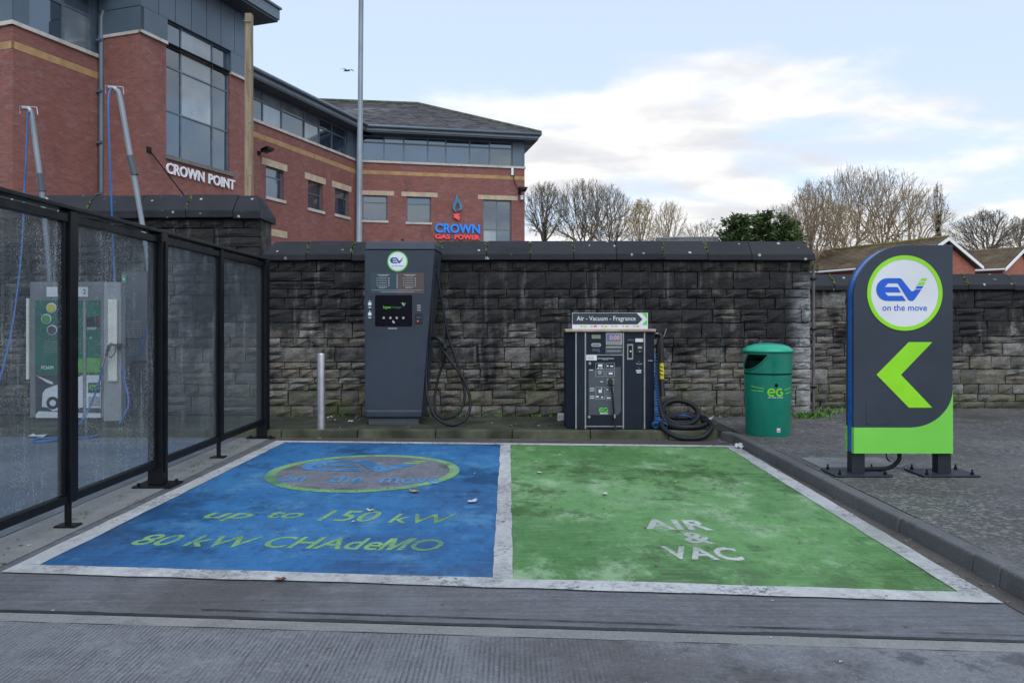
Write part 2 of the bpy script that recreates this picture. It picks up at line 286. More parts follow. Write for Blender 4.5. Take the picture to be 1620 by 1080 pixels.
MAT = dict(
    brickbay=None,
    road=asphalt('road_asphalt', (.078, .079, .087), (.118, .119, .130), 200, ((.05, 1, 1), 30, .3), .3, .4, .08),
    apron=asphalt('brushed_concrete', (.10, .101, .111), (.15, .151, .164), 200, ((1, .05, 1), -15, .8), .22, .6, .12),
    washfloor=asphalt('wet_wash_floor', (.05, .055, .064), (.12, .128, .142), 180, None, .55, .25),
    pave=asphalt('pavement_asphalt', (.036, .034, .033), (.09, .084, .081), 130, None, .55, .9, .38),
    strip=asphalt('concrete_strip', (.12, .118, .115), (.19, .187, .18), 200, None, .2, .3),
    gutter=asphalt('gutter', (.045, .038, .034), (.075, .066, .06), 200, None, .4, .4),
    tar=simple('bitumen_joint', (.014, .014, .016), .6, 0, .3, 6, 120, .4),
    kerb=asphalt('kerb_concrete', (.050, .050, .053), (.098, .097, .099), 190, None, .2, .4),
    kerbm=simple('mossy_kerb_stone', (.056, .06, .038), .9, 0, .6, 2.6, 60, .6, .3, .55),
    blue=paint('blue_bay_paint', (.008, .072, .20), (.016, .125, .30), (.06, .20, .36), seed=0.0, stain=(.01, .03, .07), streak=.42),
    green=paint('green_bay_paint', (.05, .155, .034), (.10, .235, .072), (.25, .37, .21), seed=3.0, wetdark=.75, stain=(.055, .13, .015), streak=.42),
    white=paint('white_line_paint', (.43, .43, .43), (.36, .36, .355), (.51, .51, .505), wear=.57, seed=5.0, wetdark=.22, streak=.22, stain=(.2, .19, .18)),
    white_g=paint('worn_white_lettering', (.47, .47, .46), (.40, .41, .39), (.55, .55, .54), base=(.07, .2, .065), wear=.60, seed=6.0, wetdark=.3, streak=.3, stain=(.2, .22, .18)),
    lime_g=paint('lime_ground_paint', (.15, .31, .08), (.19, .35, .115), (.24, .38, .17), base=(.012, .09, .24), wear=.56, seed=7.0, wetdark=.3, streak=.35),
    grey_g=paint('grey_ground_paint', (.10, .105, .125), (.14, .147, .172), (.20, .207, .24), wear=.62, seed=8.0, wetdark=.45),
    blue_g=paint('emblem_ground_blue', (.035, .18, .42), (.05, .21, .44), (.09, .25, .46), base=(.12, .12, .14), wear=.59, seed=9.0, wetdark=.3, streak=.35),
    mortar=simple('mortar', (.06, .057, .052), .95, 0, .5, 6, 50, .6, .2),
    coping=coping_mat('coping_stone'),
    frame=simple('black_powder_coat', (.005, .006, .008), .45, 0, .25, 2, 120, .03, .22),
    glass=screen_glass('wet_screen_glass'),
    zinc=simple('grey_cladding', (.085, .12, .155), .42, .15, .14, .5, 40, .04, .5, .12),
    zinc2=simple('grey_gutter', (.10, .13, .16), .4, .1, .12, .8, 40, .03, .5, .1),
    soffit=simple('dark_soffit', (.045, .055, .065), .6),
    wframe=simple('window_frame', (.10, .13, .16), .4),
    sillst=simple('pale_sill', (.46, .43, .39), .8, 0, .15, 2, 40, .1, .3, .25),
    lintel=simple('sandstone_lintel', (.44, .35, .25), .85, 0, .15, 3, 40, .15, .3, .15),
    buff=None, wglass=window_glass('office_glass'), wblind=window_glass('office_glass_blind', (.13, .15, .165)),
    slate=simple('roof_slate', (.095, .09, .095), .6, 0, .4, 1.5, 20, .2),
    galv=simple('galvanised_steel', (.20, .23, .26), .5, .3, .15, 2, 60, .05),
    steel=simple('brushed_stainless', (.46, .46, .47), .36, .85, .10, 3, 60, 0),
    wood=None,
    anthra=simple('anthracite_paint', (.030, .039, .055), .5, 0, .12, 1.5, 150, .02, .3, .12),
    anthra2=simple('anthracite_dark', (.016, .020, .028), .5, 0, .1, 2, 150, .02, .3),
    machine=simple('machine_navy', (.008, .013, .024), .5, 0, .2, 2, 150, .03, .25, .08),
    black=simple('black_plastic', (.010, .010, .012), .4, 0, .2, 5, 90, .05),
    rubber=simple('black_rubber', (.007, .008, .010), .55, 0, .25, 5, 90, .1, .3),
    whiteP=simple('white_face', (.62, .63, .655), .45, 0, .05, 2, 60, .0, .5, .04),
    lime=simple('lime_vinyl', (.24, .62, .008), .4, 0, .06, 2, 60, 0.0),
    lime2=simple('lime_panel', (.16, .54, .06), .42, 0, .05, 1.5, 60, 0.0, .5, .05),
    evblue=simple('logo_blue', (.002, .085, .50), .4, 0, .06, 2, 60, 0.0),
    evdark=simple('logo_dark_blue', (.01, .06, .22), .4, 0, .06),
    ringg=simple('logo_green', (.10, .50, .06), .4, 0, .06),
    bin=simple('bin_green', (.003, .17, .115), .36, 0, .12, 2.5, 120, .03, .5, .07),
    binlid=simple('bin_lid_green', (.004, .27, .16), .36, 0, .14, 3, 120, .03, .5, .1),
    bindark=simple('bin_inside', (.002, .008, .006), .8, 0, .2, 3, 60, 0, .1),
    yellow=simple('yellow_sleeve', (.62, .50, .02), .5, 0, .2, 20, 60, .1, .5, .3),
    hoseblue=simple('blue_hose', (.01, .11, .34), .4, 0, .15),
    label=simple('white_label', (.62, .63, .64), .5, 0, .08),
    grey=simple('grey_print', (.30, .31, .33), .5, 0, .08),
    midgrey=simple('mid_grey_panel', (.055, .062, .075), .45, 0, .1),
    alu=simple('machine_aluminium', (.30, .31, .31), .42, .5, .12, 4, 90, .05, .5, .15),
    cabinet=simple('wash_cabinet_grey', (.17, .175, .18), .55, .1, .14, 3, 80, .05, .5, .25),
    greenP=simple('wash_green_panel', (.004, .11, .072), .4, 0, .15, 3),
    cream=simple('lamp_cover_cream', (.74, .70, .58), .45, 0, .08, 3, 50, 0, .5, .15),
    red=simple('red_letter', (.85, .07, .085), .45, 0, .06),
    sblue=simple('sign_blue', (.0, .23, .80), .45, 0, .05),
    flame=simple('flame_blue', (.035, .15, .25), .45, 0, .2),
    brown=simple('info_panel_brown', (.075, .052, .048), .4, 0, .1),
    infob=simple('info_panel_blue', (.02, .045, .062), .4, 0, .1),
    bark=simple('bark', (.15, .122, .088), .9, 0, .35, 2, 20, .5),
    barkl=simple('pale_twigs', (.29, .22, .14), .9, 0, .3, 2, 20, .2),
    barkd=simple('dark_bark', (.06, .052, .045), .9, 0, .3, 2, 20, .3),
    yleaf=simple('yellow_leaf', (.36, .25, .05), .7, 0, .35, 4),
    dleaf=simple('brown_seed', (.13, .095, .06), .8, 0, .35, 4),
    ever=simple('evergreen', (.052, .082, .024), .75, 0, .65, 1.6, 9, 0.0, .3),
    ivy=simple('ivy', (.03, .055, .02), .6, 0, .5, 2),
    moss=simple('moss', (.11, .14, .03), .95, 0, .4, 20, 80, .6),
    tileb=simple('brown_roof_tile', (.15, .108, .068), .85, 0, .35, .8, 15, .3, .3, .2),
    mossroof=simple('moss_on_ridge', (.16, .145, .03), .95, 0, .4, 3),
    spire=simple('spire_stone', (.30, .24, .20), .9),
    pvc=simple('white_upvc', (.72, .72, .73), .4, 0, .05),
    paper=simple('litter_paper', (.42, .42, .43), .7, 0, .15, 10),
    leafb=simple('brown_leaf', (.16, .085, .04), .7, 0, .4, 15),
    weed=simple('weed_green', (.07, .17, .02), .6, 0, .4, 10),
    bird=simple('bird_plumage', (.06, .06, .065), .8),
)
def emis(name, c, s, base=(.01, .01, .01)):
    g = G(name); return g.done(g.p(base, .3, 0.0, None, .5, c, s))
MAT['led'] = emis('green_led', (.05, 1, .15), .6)
MAT['scr'] = simple('dark_screen', (.003, .003, .008), .3, 0, .1, 2, 60, 0, .12)
MAT['scr_green'] = emis('screen_green', (.15, .8, .02), .2)
MAT['scr_teal'] = emis('screen_teal', (.02, .33, .13), .2)
MAT['scr_white'] = emis('screen_white', (.8, .82, .85), .16)
MAT['scr_blue'] = emis('screen_blue', (.03, .16, .6), .16)
MAT['amber'] = emis('amber_digit', (1, .5, .08), .35)
MAT['dispblue'] = emis('display_blue', (.06, .11, .34), .2, (.05, .08, .2))
g_ = G('weathered_timber'); x_, y_, z_ = g_.xyz()
MAT['wood'] = g_.done(g_.p(g_.mix(g_.ramp(g_.noise(16, 6, .7, st=(1, 1, .08)), .35, .7), (.30, .235, .15), (.14, .105, .065)), .8, 0.0, g_.bump(g_.noise(30, 4, .6, st=(1, 1, .06)), .4, .01)))

# text ------------------------------------------------------------
def text_mesh(s, shear=0.0, bold=0.0, space=1.0):
    cu = bpy.data.curves.new('txt', 'FONT'); cu.body = s; cu.shear = shear; cu.offset = bold; cu.resolution_u = 3; cu.space_character = space
    o = bpy.data.objects.new('txt', cu); me = bpy.data.meshes.new_from_object(o)
    vs = [v.co.copy() for v in me.vertices]; fs = [list(p.vertices) for p in me.polygons]
    bpy.data.objects.remove(o); bpy.data.meshes.remove(me); bpy.data.curves.remove(cu)
    x0 = min(v.x for v in vs); x1 = max(v.x for v in vs); y0 = min(v.y for v in vs); y1 = max(v.y for v in vs)
    return [((v.x - x0) / (x1 - x0), (v.y - y0) / (y1 - y0)) for v in vs], fs
def text_into(mb, s, bl, br, tr, tl, lift, thick=0.0, mi=0, **k):
    uv, fs = text_mesh(s, **k); bl, br, tr, tl = V(bl), V(br), V(tr), V(tl); n = (br - bl).cross(tl - bl).normalized()
    P = [lerp(lerp(bl, br, u), lerp(tl, tr, u), w_) + n * lift for u, w_ in uv]
    if thick:
        Q = [p - n * thick for p in P]; m = len(P); E = {}
        for f in fs:
            for i in range(len(f)):
                a, b = f[i], f[(i + 1) % len(f)]; E[(a, b)] = E.get((a, b), 0) + 1
        F = [f for f in fs] + [(b, a, a + m, b + m) for (a, b) in E if (b, a) not in E]
        mb.add(P + Q, F, mi)
    else: mb.add(P, fs, mi)
    return mb
def text(s, bl, br, tr, tl, mat, name='lettering', parent=None, lift=.003, thick=0.0, **k):
    return text_into(MB(), s, bl, br, tr, tl, lift, thick, **k).build(name, mat, parent)
def ptext(s, x0, x1, yb, yt, Y, mat, name='lettering', parent=None, lift=.003, **k):   # upright text facing the camera side at distance Y, box given in photo pixels
    return text(s, at(x0, yb, Y), at(x1, yb, Y), at(x1, yt, Y), at(x0, yt, Y), mat, name, parent, lift, **k)
def pbox(mb, x0, x1, yb, yt, Y, front, back=0.0, mi=0):  # box on the plane Y, given by its face in photo pixels; front = how proud
    a, b = at(x0, yb, Y), at(x1, yt, Y); return mb.box(a.x, b.x, Y - front, Y + back, a.z, b.z, mi)
def pdisc(mb, cx_, cy_, r, Y, front, n=40, mi=0):
    c = at(cx_, cy_, Y); rr = r / FX * Y
    return mb.prism([(math.cos(2 * math.pi * i / n) * rr, math.sin(2 * math.pi * i / n) * rr) for i in range(n)], c, (1, 0, 0), (0, 0, 1), 0, front, mi)

# EV emblem outline, in logo units (0..1 wide)
def ev_polys():
    arc = [(745 - 55 * 1.32 * math.sin(math.pi * t / 12), 882.5 + 72.5 * math.cos(math.pi * t / 12)) for t in range(1, 12)]
    body = [(745, 955)] + arc + [(745, 810), (826, 810), (838, 816), (900, 893), (914, 893), (926, 882), (966, 882), (921, 946), (908, 955), (893, 955), (880, 948), (812, 843), (750, 843), (729, 866), (812, 866), (832, 901), (729, 901), (748, 922), (842, 922), (864, 950), (862, 955)]
    bits = [[(937, 860), (980, 860), (968, 877), (926, 877)], [(951, 834), (992, 834), (983, 853), (939, 853)], [(970, 810), (1004, 810), (995, 826), (957, 826)]]
    f = lambda P: [((x - 690) / 314, (955 - y) / 314) for x, y in P]
    return f(body), [f(b) for b in bits]
def ev_logo(O, U, W, t0, t1, mats, parent, name='logo'):   # O lower left, U/W already scaled to the logo's width
    body, bits = ev_polys(); mb = MB(); mb.prism(body, O, U, W, t0, t1, 0); mb.prism(bits[0], O, U, W, t0, t1, 0)
    for b in bits[1:]: mb.prism(b, O, U, W, t0, t1, 1)
    return mb.build(name, mats, parent)
def eg_logo(parent, x0, x1, yb, yt, Y, mat, name='logo', lift=.003, wrap=None):  # round 'e' and 'G' strokes
    mb = MB(); h = (yb - yt); r = h / 2
    def stroke(path, w_):
        P = [at(px, py, Y) for px, py in path]; mb_pts = []
        for i in range(len(P)):
            d = (P[min(i + 1, len(P) - 1)] - P[max(i - 1, 0)]).normalized(); n = V((-d.z, 0, d.x)) * w_ * Y / FX / 2
            mb_pts.append((P[i] + n, P[i] - n))
        vs_ = [q + V((0, -lift, 0)) for pr in mb_pts for q in pr]
        if wrap: vs_ = [wrap(q) for q in vs_]
        mb.add(vs_, [(2 * i, 2 * i + 1, 2 * i + 3, 2 * i + 2) for i in range(len(P) - 1)])
    for k, (cx_, a0, a1) in enumerate(((x0 + r, 0, 310), (x1 - r, 45, 360))):
        path = [(cx_ + r * .86 * math.cos(R(a)), (yb + yt) / 2 - r * .86 * math.sin(R(a))) for a in range(a0, a1 + 1, 10)]
        if k == 0: path = [(cx_ - r * .55, (yb + yt) / 2)] + path
        else: path = path + [(cx_ + r * .1, (yb + yt) / 2)]
        stroke(path, h * .2)
    return mb.build(name, mat, parent)

# ------------------------------------------------------------------ THE SETTING: ground
def sheet(name, pts, z, mat, jit=0.0, kind='structure', parent=None, step=.12):
    Q = []; n = len(pts)
    for i in range(n):
        a, b = V((*pts[i][:2], 0)), V((*pts[(i + 1) % n][:2], 0)); k = max(1, int((b - a).length / step)) if jit else 1
        d = (b - a).normalized(); nr = V((-d.y, d.x, 0))
        for j in range(k):
            p = a + (b - a) * j / k
            if jit and j: p = p + nr * (NZ.noise(p * 3.1) * jit + NZ.noise(p * 17) * jit * .6)
            Q.append((p.x, p.y, z))
    mb = MB(); ar = sum(Q[i][0] * Q[(i + 1) % len(Q)][1] - Q[(i + 1) % len(Q)][0] * Q[i][1] for i in range(len(Q)))
    mb.add(Q if ar > 0 else Q[::-1], [list(range(len(Q)))])
    o = mb.build(name, mat, parent)
    if kind: o['kind'] = kind
    return o
sheet('ground', [(-900, -300), (900, -300), (900, 1500), (-900, 1500)], 0.0, MAT['road'])
# brushed concrete lane in front with a bitumen joint
JL = lambda x: 3.62 - .0753 * (x + 2.44)             # the joint's line in plan
sheet('concrete_lane', [(-14, JL(-14) - .10), (14, JL(14) - .10), (14, -14), (-14, -14)], .004, MAT['apron'], .012)
sheet('concrete_margin', [(-14, JL(-14) - .0), (14, JL(14) - .0), (14, JL(14) - .097), (-14, JL(-14) - .097)], .004, MAT['strip'], .006)
sheet('bitumen_joint', [(-14, JL(-14) + .035), (14, JL(14) + .035), (14, JL(14) + .003), (-14, JL(-14) + .003)], .005, MAT['tar'], .012, step=.05)
sheet('hairline_joint', [(-1.5, JL(-1.5) + .115), (3.2, JL(3.2) + .085), (3.2, JL(3.2) + .08), (-1.5, JL(-1.5) + .106)], .005, MAT['tar'], .006, step=.06)
sheet('wash_floor', [(-14, 1.5), (-3.30, 1.5), (-3.30, 9.33), (-14, 9.33)], .004, MAT['washfloor'])
sheet('concrete_strip', [(-3.29, 3.9), (-2.90, 3.9), (-2.90, 9.28), (-3.29, 9.28)], .004, MAT['strip'], .008)
# raised pavement on the right and the ledge along the wall
mb = MB(); mb.prism([(2.68, 2.2), (30, 2.2), (30, 12.5), (4.10, 12.5), (4.10, 10.6), (2.68, 10.6)], (0, 0, 0), (1, 0, 0), (0, 1, 0), -.05, .10)
tag(mb.build('pavement', MAT['pave']), kind='structure')
mb = MB(); mb.prism([(-14, 9.50), (2.52, 9.17), (2.675, 9.17), (2.675, 10.6), (-14, 10.6)], (0, 0, 0), (1, 0, 0), (0, 1, 0), -.05, .096)
ledge = tag(mb.build('ledge_pavement', None or simple('mossy_ledge', (.036, .038, .026), .9, 0, .55, 2.2, 70, .5, .3, .4)), kind='structure')
sheet('access_cover', [(2.75, 6.75), (3.5, 6.75), (3.5, 7.25), (2.75, 7.25)], .104, MAT['strip'])

# kerbs: every stone its own piece
def kerb_run(parent, a, b, length, wd, side, z1=.105, start=0.0, batter=.02, mat='kerb'):
    a, b = V((*a, 0)), V((*b, 0)); d = (b - a).normalized(); n = V((-d.y, d.x, 0)) * side; L_ = (b - a).length; t = start
    while t < L_ - .02:
        t1 = min(L_, t + length * rnd.uniform(.97, 1.03)); j = rnd.uniform(-.006, .006); jz = rnd.uniform(-.005, .004); m = MB()
        P = [a + d * (t + .004) + n * j, a + d * (t1 - .004) + n * j]
        q = [P[0], P[1], P[1] + n * wd, P[0] + n * wd]
        lo_ = [p + V((0, 0, -.05)) for p in q]; hi = [P[0] + n * batter, P[1] + n * batter, q[2], q[3]]; hi = [p + V((0, 0, z1 + jz)) for p in hi]
        if side < 0: lo_, hi = lo_[::-1], hi[::-1]
        m.hexa(lo_ + hi).build('kerb_stone', MAT[mat], parent, origin=(P[0] + P[1]) / 2, bevel=.014)
        t = t1
kr = thing('kerb', None, None, (2.55, 6, 0), kind='structure')
for i, (t0, t1) in enumerate(((8.75, 7.83), (7.83, 6.9), (6.9, 5.98), (5.98, 5.02), (5.02, 4.22), (4.22, 3.98), (3.98, 3.05), (3.05, 2.1))):
    kerb_run(kr, (2.545, t0), (2.545, t1), abs(t1 - t0) * 1.2, .135, 1)
kerb_run(kr, (2.47, 9.02), (2.545, 8.75), .6, .135, 1)
kw = thing('wall_kerb', None, None, (-1, 9.2, 0), kind='structure')
kerb_run(kw, (-12, 9.50 - .13), (2.46, 9.16 - .13), .92, .145, 1, .10, mat='kerbm')

sheet('gutter_strip', [(2.43, 2.2), (2.543, 2.2), (2.543, 8.8), (2.43, 8.8)], .004, MAT['gutter'], .0)
sheet('rear_gutter', [(-2.88, 9.02), (2.42, 8.69), (2.42, 9.03), (-2.88, 9.36)], .004, MAT['gutter'], .0)
# the painted bays
FLo, FRo, BLo, BRo = V((-2.83, 4.20, 0)), V((2.42, 3.735, 0)), V((-2.77, 8.93, 0)), V((2.53, 8.56, 0))
def bay(u, v): return lerp(lerp(FLo, FRo, u), lerp(BLo, BRo, u), v)
def strip(u0, v0, u1, v1): return [bay(u0, v0), bay(u1, v0), bay(u1, v1), bay(u0, v1)]
wl, wv = .0255, .030
n0, n1, b0_, b1_ = .5190, .5395, .4985, .5195          # divider line: near and far ends
cb = sheet('charging_bay', [bay(wl - .003, wv - .003), bay(n0 + .003, wv - .003), bay(b0_ + .003, 1 - .022), bay(wl - .003, 1 - .022)], .004, MAT['blue'])
ab = sheet('air_bay', [bay(n1 - .003, wv - .003), bay(1 - wl + .003, wv - .003), bay(1 - wl + .003, 1 - .022), bay(b1_ - .003, 1 - .022)], .004, MAT['green'])
sheet('front_line', strip(0, 0, 1, wv), .008, MAT['white'], .010)
sheet('rear_line', strip(0, 1 - .025, 1, 1), .008, MAT['white'], .008)
sheet('side_line', strip(0, wv + .0005, wl, 1 - .0255), .008, MAT['white'], .009)
sheet('side_line', strip(1 - wl, wv + .0005, 1, 1 - .0255), .008, MAT['white'], .009)
sheet('divider_line', [bay(n0, wv + .0005), bay(n1, wv + .0005), bay(b1_, 1 - .0255), bay(b0_, 1 - .0255)], .008, MAT['white'], .010)
def crack(P, wd, parent):
    A = [ground(*p, .0) for p in P]; q = []; rr_0 = random.Random(int(P[0][0]))
    for i in range(len(A) - 1):
        for k in range(14): q.append(lerp(A[i], A[i + 1], k / 14) + V((0, rr_0.gauss(0, .008), 0)))
    up_ = [(p.x, p.y + wd * rr_0.uniform(.2, 1), .0065) for p in q]; dn = [(p.x, p.y - wd * rr_0.uniform(.2, 1), .0065) for p in q]; n = len(q)
    m = MB(); m.add(up_ + dn, [(n + i, n + i + 1, i + 1, i) for i in range(n - 1)]); m.build('crack', MAT['tar'], parent)
crack([(905, 748), (1010, 745), (1120, 750), (1235, 750)], .006, ab); crack([(1020, 791), (1080, 790), (1150, 812)], .005, ab); crack([(812, 747), (880, 749)], .004, ab); crack([(640, 780), (700, 777), (785, 781)], .004, cb)
# emblem and wording on the blue bay
ec = V((-1.375, 7.06, .0)); er = .885; ang = R(-4)
U_ = V((math.cos(ang), math.sin(ang), 0)); W_ = V((-math.sin(ang), math.cos(ang), 0))
sheet('emblem_disc', [ec + U_ * math.cos(2 * math.pi * i / 96) * er * .905 + W_ * math.sin(2 * math.pi * i / 96) * er * .905 for i in range(96)], .006, MAT['grey_g'], kind=None, parent=cb)
MB().ring(ec, er * .895, er, U_, W_, .007, .0085, 128).build('emblem_ring', MAT['lime_g'], cb)
ev_logo(ec + U_ * -.62 + W_ * .0, U_ * 1.12, W_ * 1.22, .0085, .0095, [MAT['blue_g'], MAT['lime_g']], cb, 'emblem_logo')
def gtext(s, x0, x1, y0, y1, mat, parent, **k):
    dy = -.078; f = lambda x, y: V((x, y + dy * (x - x0), 0))
    return text(s, f(x0, y0), f(x1, y0), f(x1, y1), f(x0, y1), mat, 'lettering', parent, .0058, **k)
for s, x0, x1 in (('on', -.66, -.42), ('the', -.20, .10), ('move', .26, .78)):
    q = ec + U_ * x0 + W_ * -.50; tx_ = gtext(s, q.x, q.x + (x1 - x0), q.y, q.y + (.30 if s == 'the' else .22), MAT['blue_g'], cb, bold=.012); tx_.location.z += .0035
gtext('up', -2.20, -1.86, 5.30, 5.53, MAT['lime_g'], cb, shear=.25, bold=.012)
gtext('to', -1.75, -1.50, 5.38, 5.57, MAT['lime_g'], cb, shear=.25, bold=.012)
gtext('150', -1.37, -.945, 5.30, 5.60, MAT['lime_g'], cb, shear=.25, bold=.012)
gtext('kW', -.865, -.40, 5.25, 5.50, MAT['lime_g'], cb, shear=.25, bold=.007)
gtext('80 kW', -2.39, -1.60, 4.72, 4.97, MAT['lime_g'], cb, shear=.25, bold=.012)
gtext('CHAde', -1.545, -.805, 4.665, 4.92, MAT['lime_g'], cb, shear=.25, bold=.014)
Mx, My, Mw, Mh = -.835, 4.615, .165, .25
MB().prism([(Mx + u * Mw + v * .06, My + v * Mh) for u, v in ((0, 0), (.22, 0), (.22, .60), (.42, 0), (.58, 0), (.78, .60), (.78, 0), (1, 0), (1, 1), (.72, 1), (.5, .38), (.28, 1), (0, 1))], (0, 0, 0), (1, 0, 0), (0, 1, 0), .005, .0058).build('lettering', MAT['lime_g'], cb)
gtext('O', -.625, -.43, 4.60, 4.855, MAT['lime_g'], cb, shear=.25, bold=.014)
gtext('AIR', .90, 1.35, 5.085, 5.35, MAT['white_g'], ab, bold=.03, space=1.05)
gtext('&', 1.10, 1.275, 4.76, 5.01, MAT['white_g'], ab, bold=.025)
gtext('VAC', .915, 1.36, 4.44, 4.70, MAT['white_g'], ab, bold=.03, space=1.05)

# ------------------------------------------------------------------ stone walls
def stone_variants(n, seed):
    r = random.Random(seed); out_ = []
    for k in range(n):
        nx, nz_ = 4, 4; P = []; F = []
        for j in range(nz_):
            for i in range(nx):
                u, q = i / (nx - 1), j / (nz_ - 1); e = (i in (0, nx - 1)) or (j in (0, nz_ - 1))
                d = r.uniform(-.004, .012) if e else r.uniform(.35, 1.0) * .042
                P.append((u - .5 + (r.uniform(-.022, .012) * (1 if u > .5 else -1)), -d, q - .5 + r.uniform(-.05, .018) * (1 if q > .5 else -1)))
        for j in range(nz_ - 1):
            for i in range(nx - 1):
                a = j * nx + i; F.append((a, a + 1, a + nx + 1, a + nx))
        loop = [i for i in range(nx)] + [j * nx + nx - 1 for j in range(1, nz_)] + [nz_ * nx - 1 - i for i in range(1, nx)] + [j * nx for j in range(nz_ - 2, 0, -1)]
        b0 = len(P); P += [(P[i][0], .09, P[i][2]) for i in loop]; m = len(loop)
        F += [(loop[(i + 1) % m], loop[i], b0 + i, b0 + (i + 1) % m) for i in range(m)]
        out_.append((P, F))
    return out_
SV = stone_variants(14, 3)
def wall_stones(parent, x0, x1, yf, z0, z1, mat, seed, big=1.0, limit=300, visible_x=None):
    r = random.Random(seed); rects = []; z = z0
    while z < z1 - .03:
        h = r.choice((.085, .10, .13, .17, .20, .23, .26)) * big
        if z1 - (z + h) < .09: h = z1 - z
        x = x0
        while x < x1 - .02:
            w_ = r.uniform(1.05, 2.3) * max(.15, h) * (1.1 if h < .13 else 1)
            if x1 - (x + w_) < .12: w_ = x1 - x
            q = r.random()
            if h > .185 and q < .30 and w_ > .2: k = r.uniform(.42, .58); rects += [(x, z, w_, h * k), (x, z + h * k, w_, h * (1 - k))]
            elif h > .18 and q > .92 and w_ > .34: k = r.uniform(.4, .6); rects += [(x, z, w_ * k, h), (x + w_ * k, z, w_ * (1 - k), h)]
            else: rects.append((x, z, w_, h))
            x += w_
        z += h
    rects.sort(key=lambda q: 0 if visible_x and visible_x[0] <= q[0] + q[2] / 2 <= visible_x[1] else 1)
    meshes = []
    for P, F in SV:
        me = bpy.data.meshes.new('stone'); me.from_pydata(P, [], F); me.materials.append(mat); me.update(); meshes.append(me)
    rest = MB()
    for i, (x, z, w_, h) in enumerate(rects):
        g_ = .008; prou = r.uniform(-.013, .015); k = r.randrange(len(SV)); c = V((x + w_ / 2, yf + prou, z + h / 2)); s_ = V((w_ - g_, r.uniform(.6, 1.25), h - g_))
        if i < limit:
            o = bpy.data.objects.new('stone', meshes[k]); col.objects.link(o); o.parent = parent; o.location = c - ORG[parent]; o.scale = s_
        else: rest.add([(c.x + p[0] * s_.x, c.y + p[1] * s_.y, c.z + p[2] * s_.z) for p in SV[k][0]], SV[k][1])
    if rest.v: rest.build('stone_remainder', mat, parent)['kind'] = 'stuff'
    return len(rects)
def coping_run(parent, xs, yf, thick, zb, zf, zt, over=.09, hipl=False, hipr=False):
    for i in range(len(xs) - 1):
        a, b = xs[i] + .002, xs[i + 1] - .002; y0, y1 = yf - over, yf + thick + over; ym = (y0 + y1) / 2; j = rnd.uniform(-.008, .008)
        ha = .14 if hipl and i == 0 else 0; hb = .12 if hipr and i == len(xs) - 2 else 0; rd = .12
        m = MB(); P = []
        for x, hx in ((a, ha), (b, -hb)):
            P += [(x, y0, zb + j), (x, y0, zf + j), (x + hx, ym - rd, zt + j), (x + hx, ym + rd, zt + j), (x, y1, zf + j), (x, y1, zb + j)]
        m.add(P, [(0, 1, 2, 3, 4, 5)] + [(11, 10, 9, 8, 7, 6)] + [((k + 1) % 6, k, 6 + k, 6 + (k + 1) % 6) for k in range(6)])
        m.build('coping_stone', MAT['coping'], parent, origin=((a + b) / 2, ym, zb), bevel=.010)
        if i and rnd.random() < .75:      # moss tufts in the joint
            mm = MB()
            for _ in range(rnd.randrange(8, 22)):
                t = rnd.random(); p = V((xs[i] + rnd.uniform(-.02, .02), lerp(y0, ym - rd, t) - .004, lerp(zf, zt, t) + .004)); s_ = rnd.uniform(.006, .016)
                mm.add([p + V((s_, 0, 0)), p + V((-s_, 0, 0)), p + V((0, -s_, 0)), p + V((0, s_, 0)), p + V((0, 0, s_)), p + V((0, 0, -s_))], [(0, 2, 4), (2, 1, 4), (1, 3, 4), (3, 0, 4), (2, 0, 5), (1, 2, 5), (3, 1, 5), (0, 3, 5)])
            mm.build('moss_tuft', MAT['moss'], parent)
def cuts(a, b, w_): 
    xs = [a]
    while xs[-1] + w_ * 1.5 < b: xs.append(xs[-1] + w_ * rnd.uniform(.93, 1.07))
    return xs + [b]
YW = 10.50
lw = thing('stone_wall', 'long soot-blackened stone wall behind the charger and the air machine', 'wall', (.4, YW + .2, 0))
MB().box(-3.40, 4.13, YW + .055, YW + .44, 0, 2.25).build('core', MAT['mortar'], lw)
wall_stones(lw, -3.40, 4.13, YW, .09, 2.25, stone_mat('low_wall_stone', 2.25, 0.0, 4.13), 11, .93, 300, (-3.4, 4.2))
coping_run(lw, cuts(-3.44, 4.17, .63), YW, .44, 2.25, 2.335, 2.53, .085, True, True)
YT = 10.72
tw = thing('stone_wall', 'taller stone wall behind the glass screen and the wash machine', 'wall', (-6.5, YT + .2, 0))
MB().box(-13, -3.56, YT + .055, YT + .5, 0, 2.86).build('core', MAT['mortar'], tw)
wall_stones(tw, -9.6, -3.56, YT, .09, 2.86, stone_mat('tall_wall_stone', 2.95, 4.0), 5, 1.32, 300, (-7.6, -3.3))
coping_run(tw, cuts(-13, -3.52, .70), YT, .5, 2.86, 2.965, 3.22, .10, False, True)
YR = 11.5
rw = thing('stone_wall', 'lower stone wall set back behind the tall charging sign', 'wall', (8, YR + .2, 0))
MB().box(4.15, 20, YR + .055, YR + .44, 0, 1.89).build('core', MAT['mortar'], rw)
wall_stones(rw, 4.18, 12, YR, .09, 1.89, stone_mat('right_wall_stone', 1.95, 9.0), 21, 1.15, 300, (4.5, 8.8))
coping_run(rw, cuts(4.2, 20, .66), YR, .44, 1.89, 1.965, 2.14, .085)
dp = thing('drain_pipe', 'thin dark pipe running up the sign-side end of the blackened wall', 'pipe', (4.185, YW + .05, .1))
MB().tube([(4.185, YW + .03, .1), (4.185, YW + .03, 2.2)], .022, 8).build('pipe', simple('rusty_pipe', (.10, .085, .085), .8, 0, .4, 8), dp)
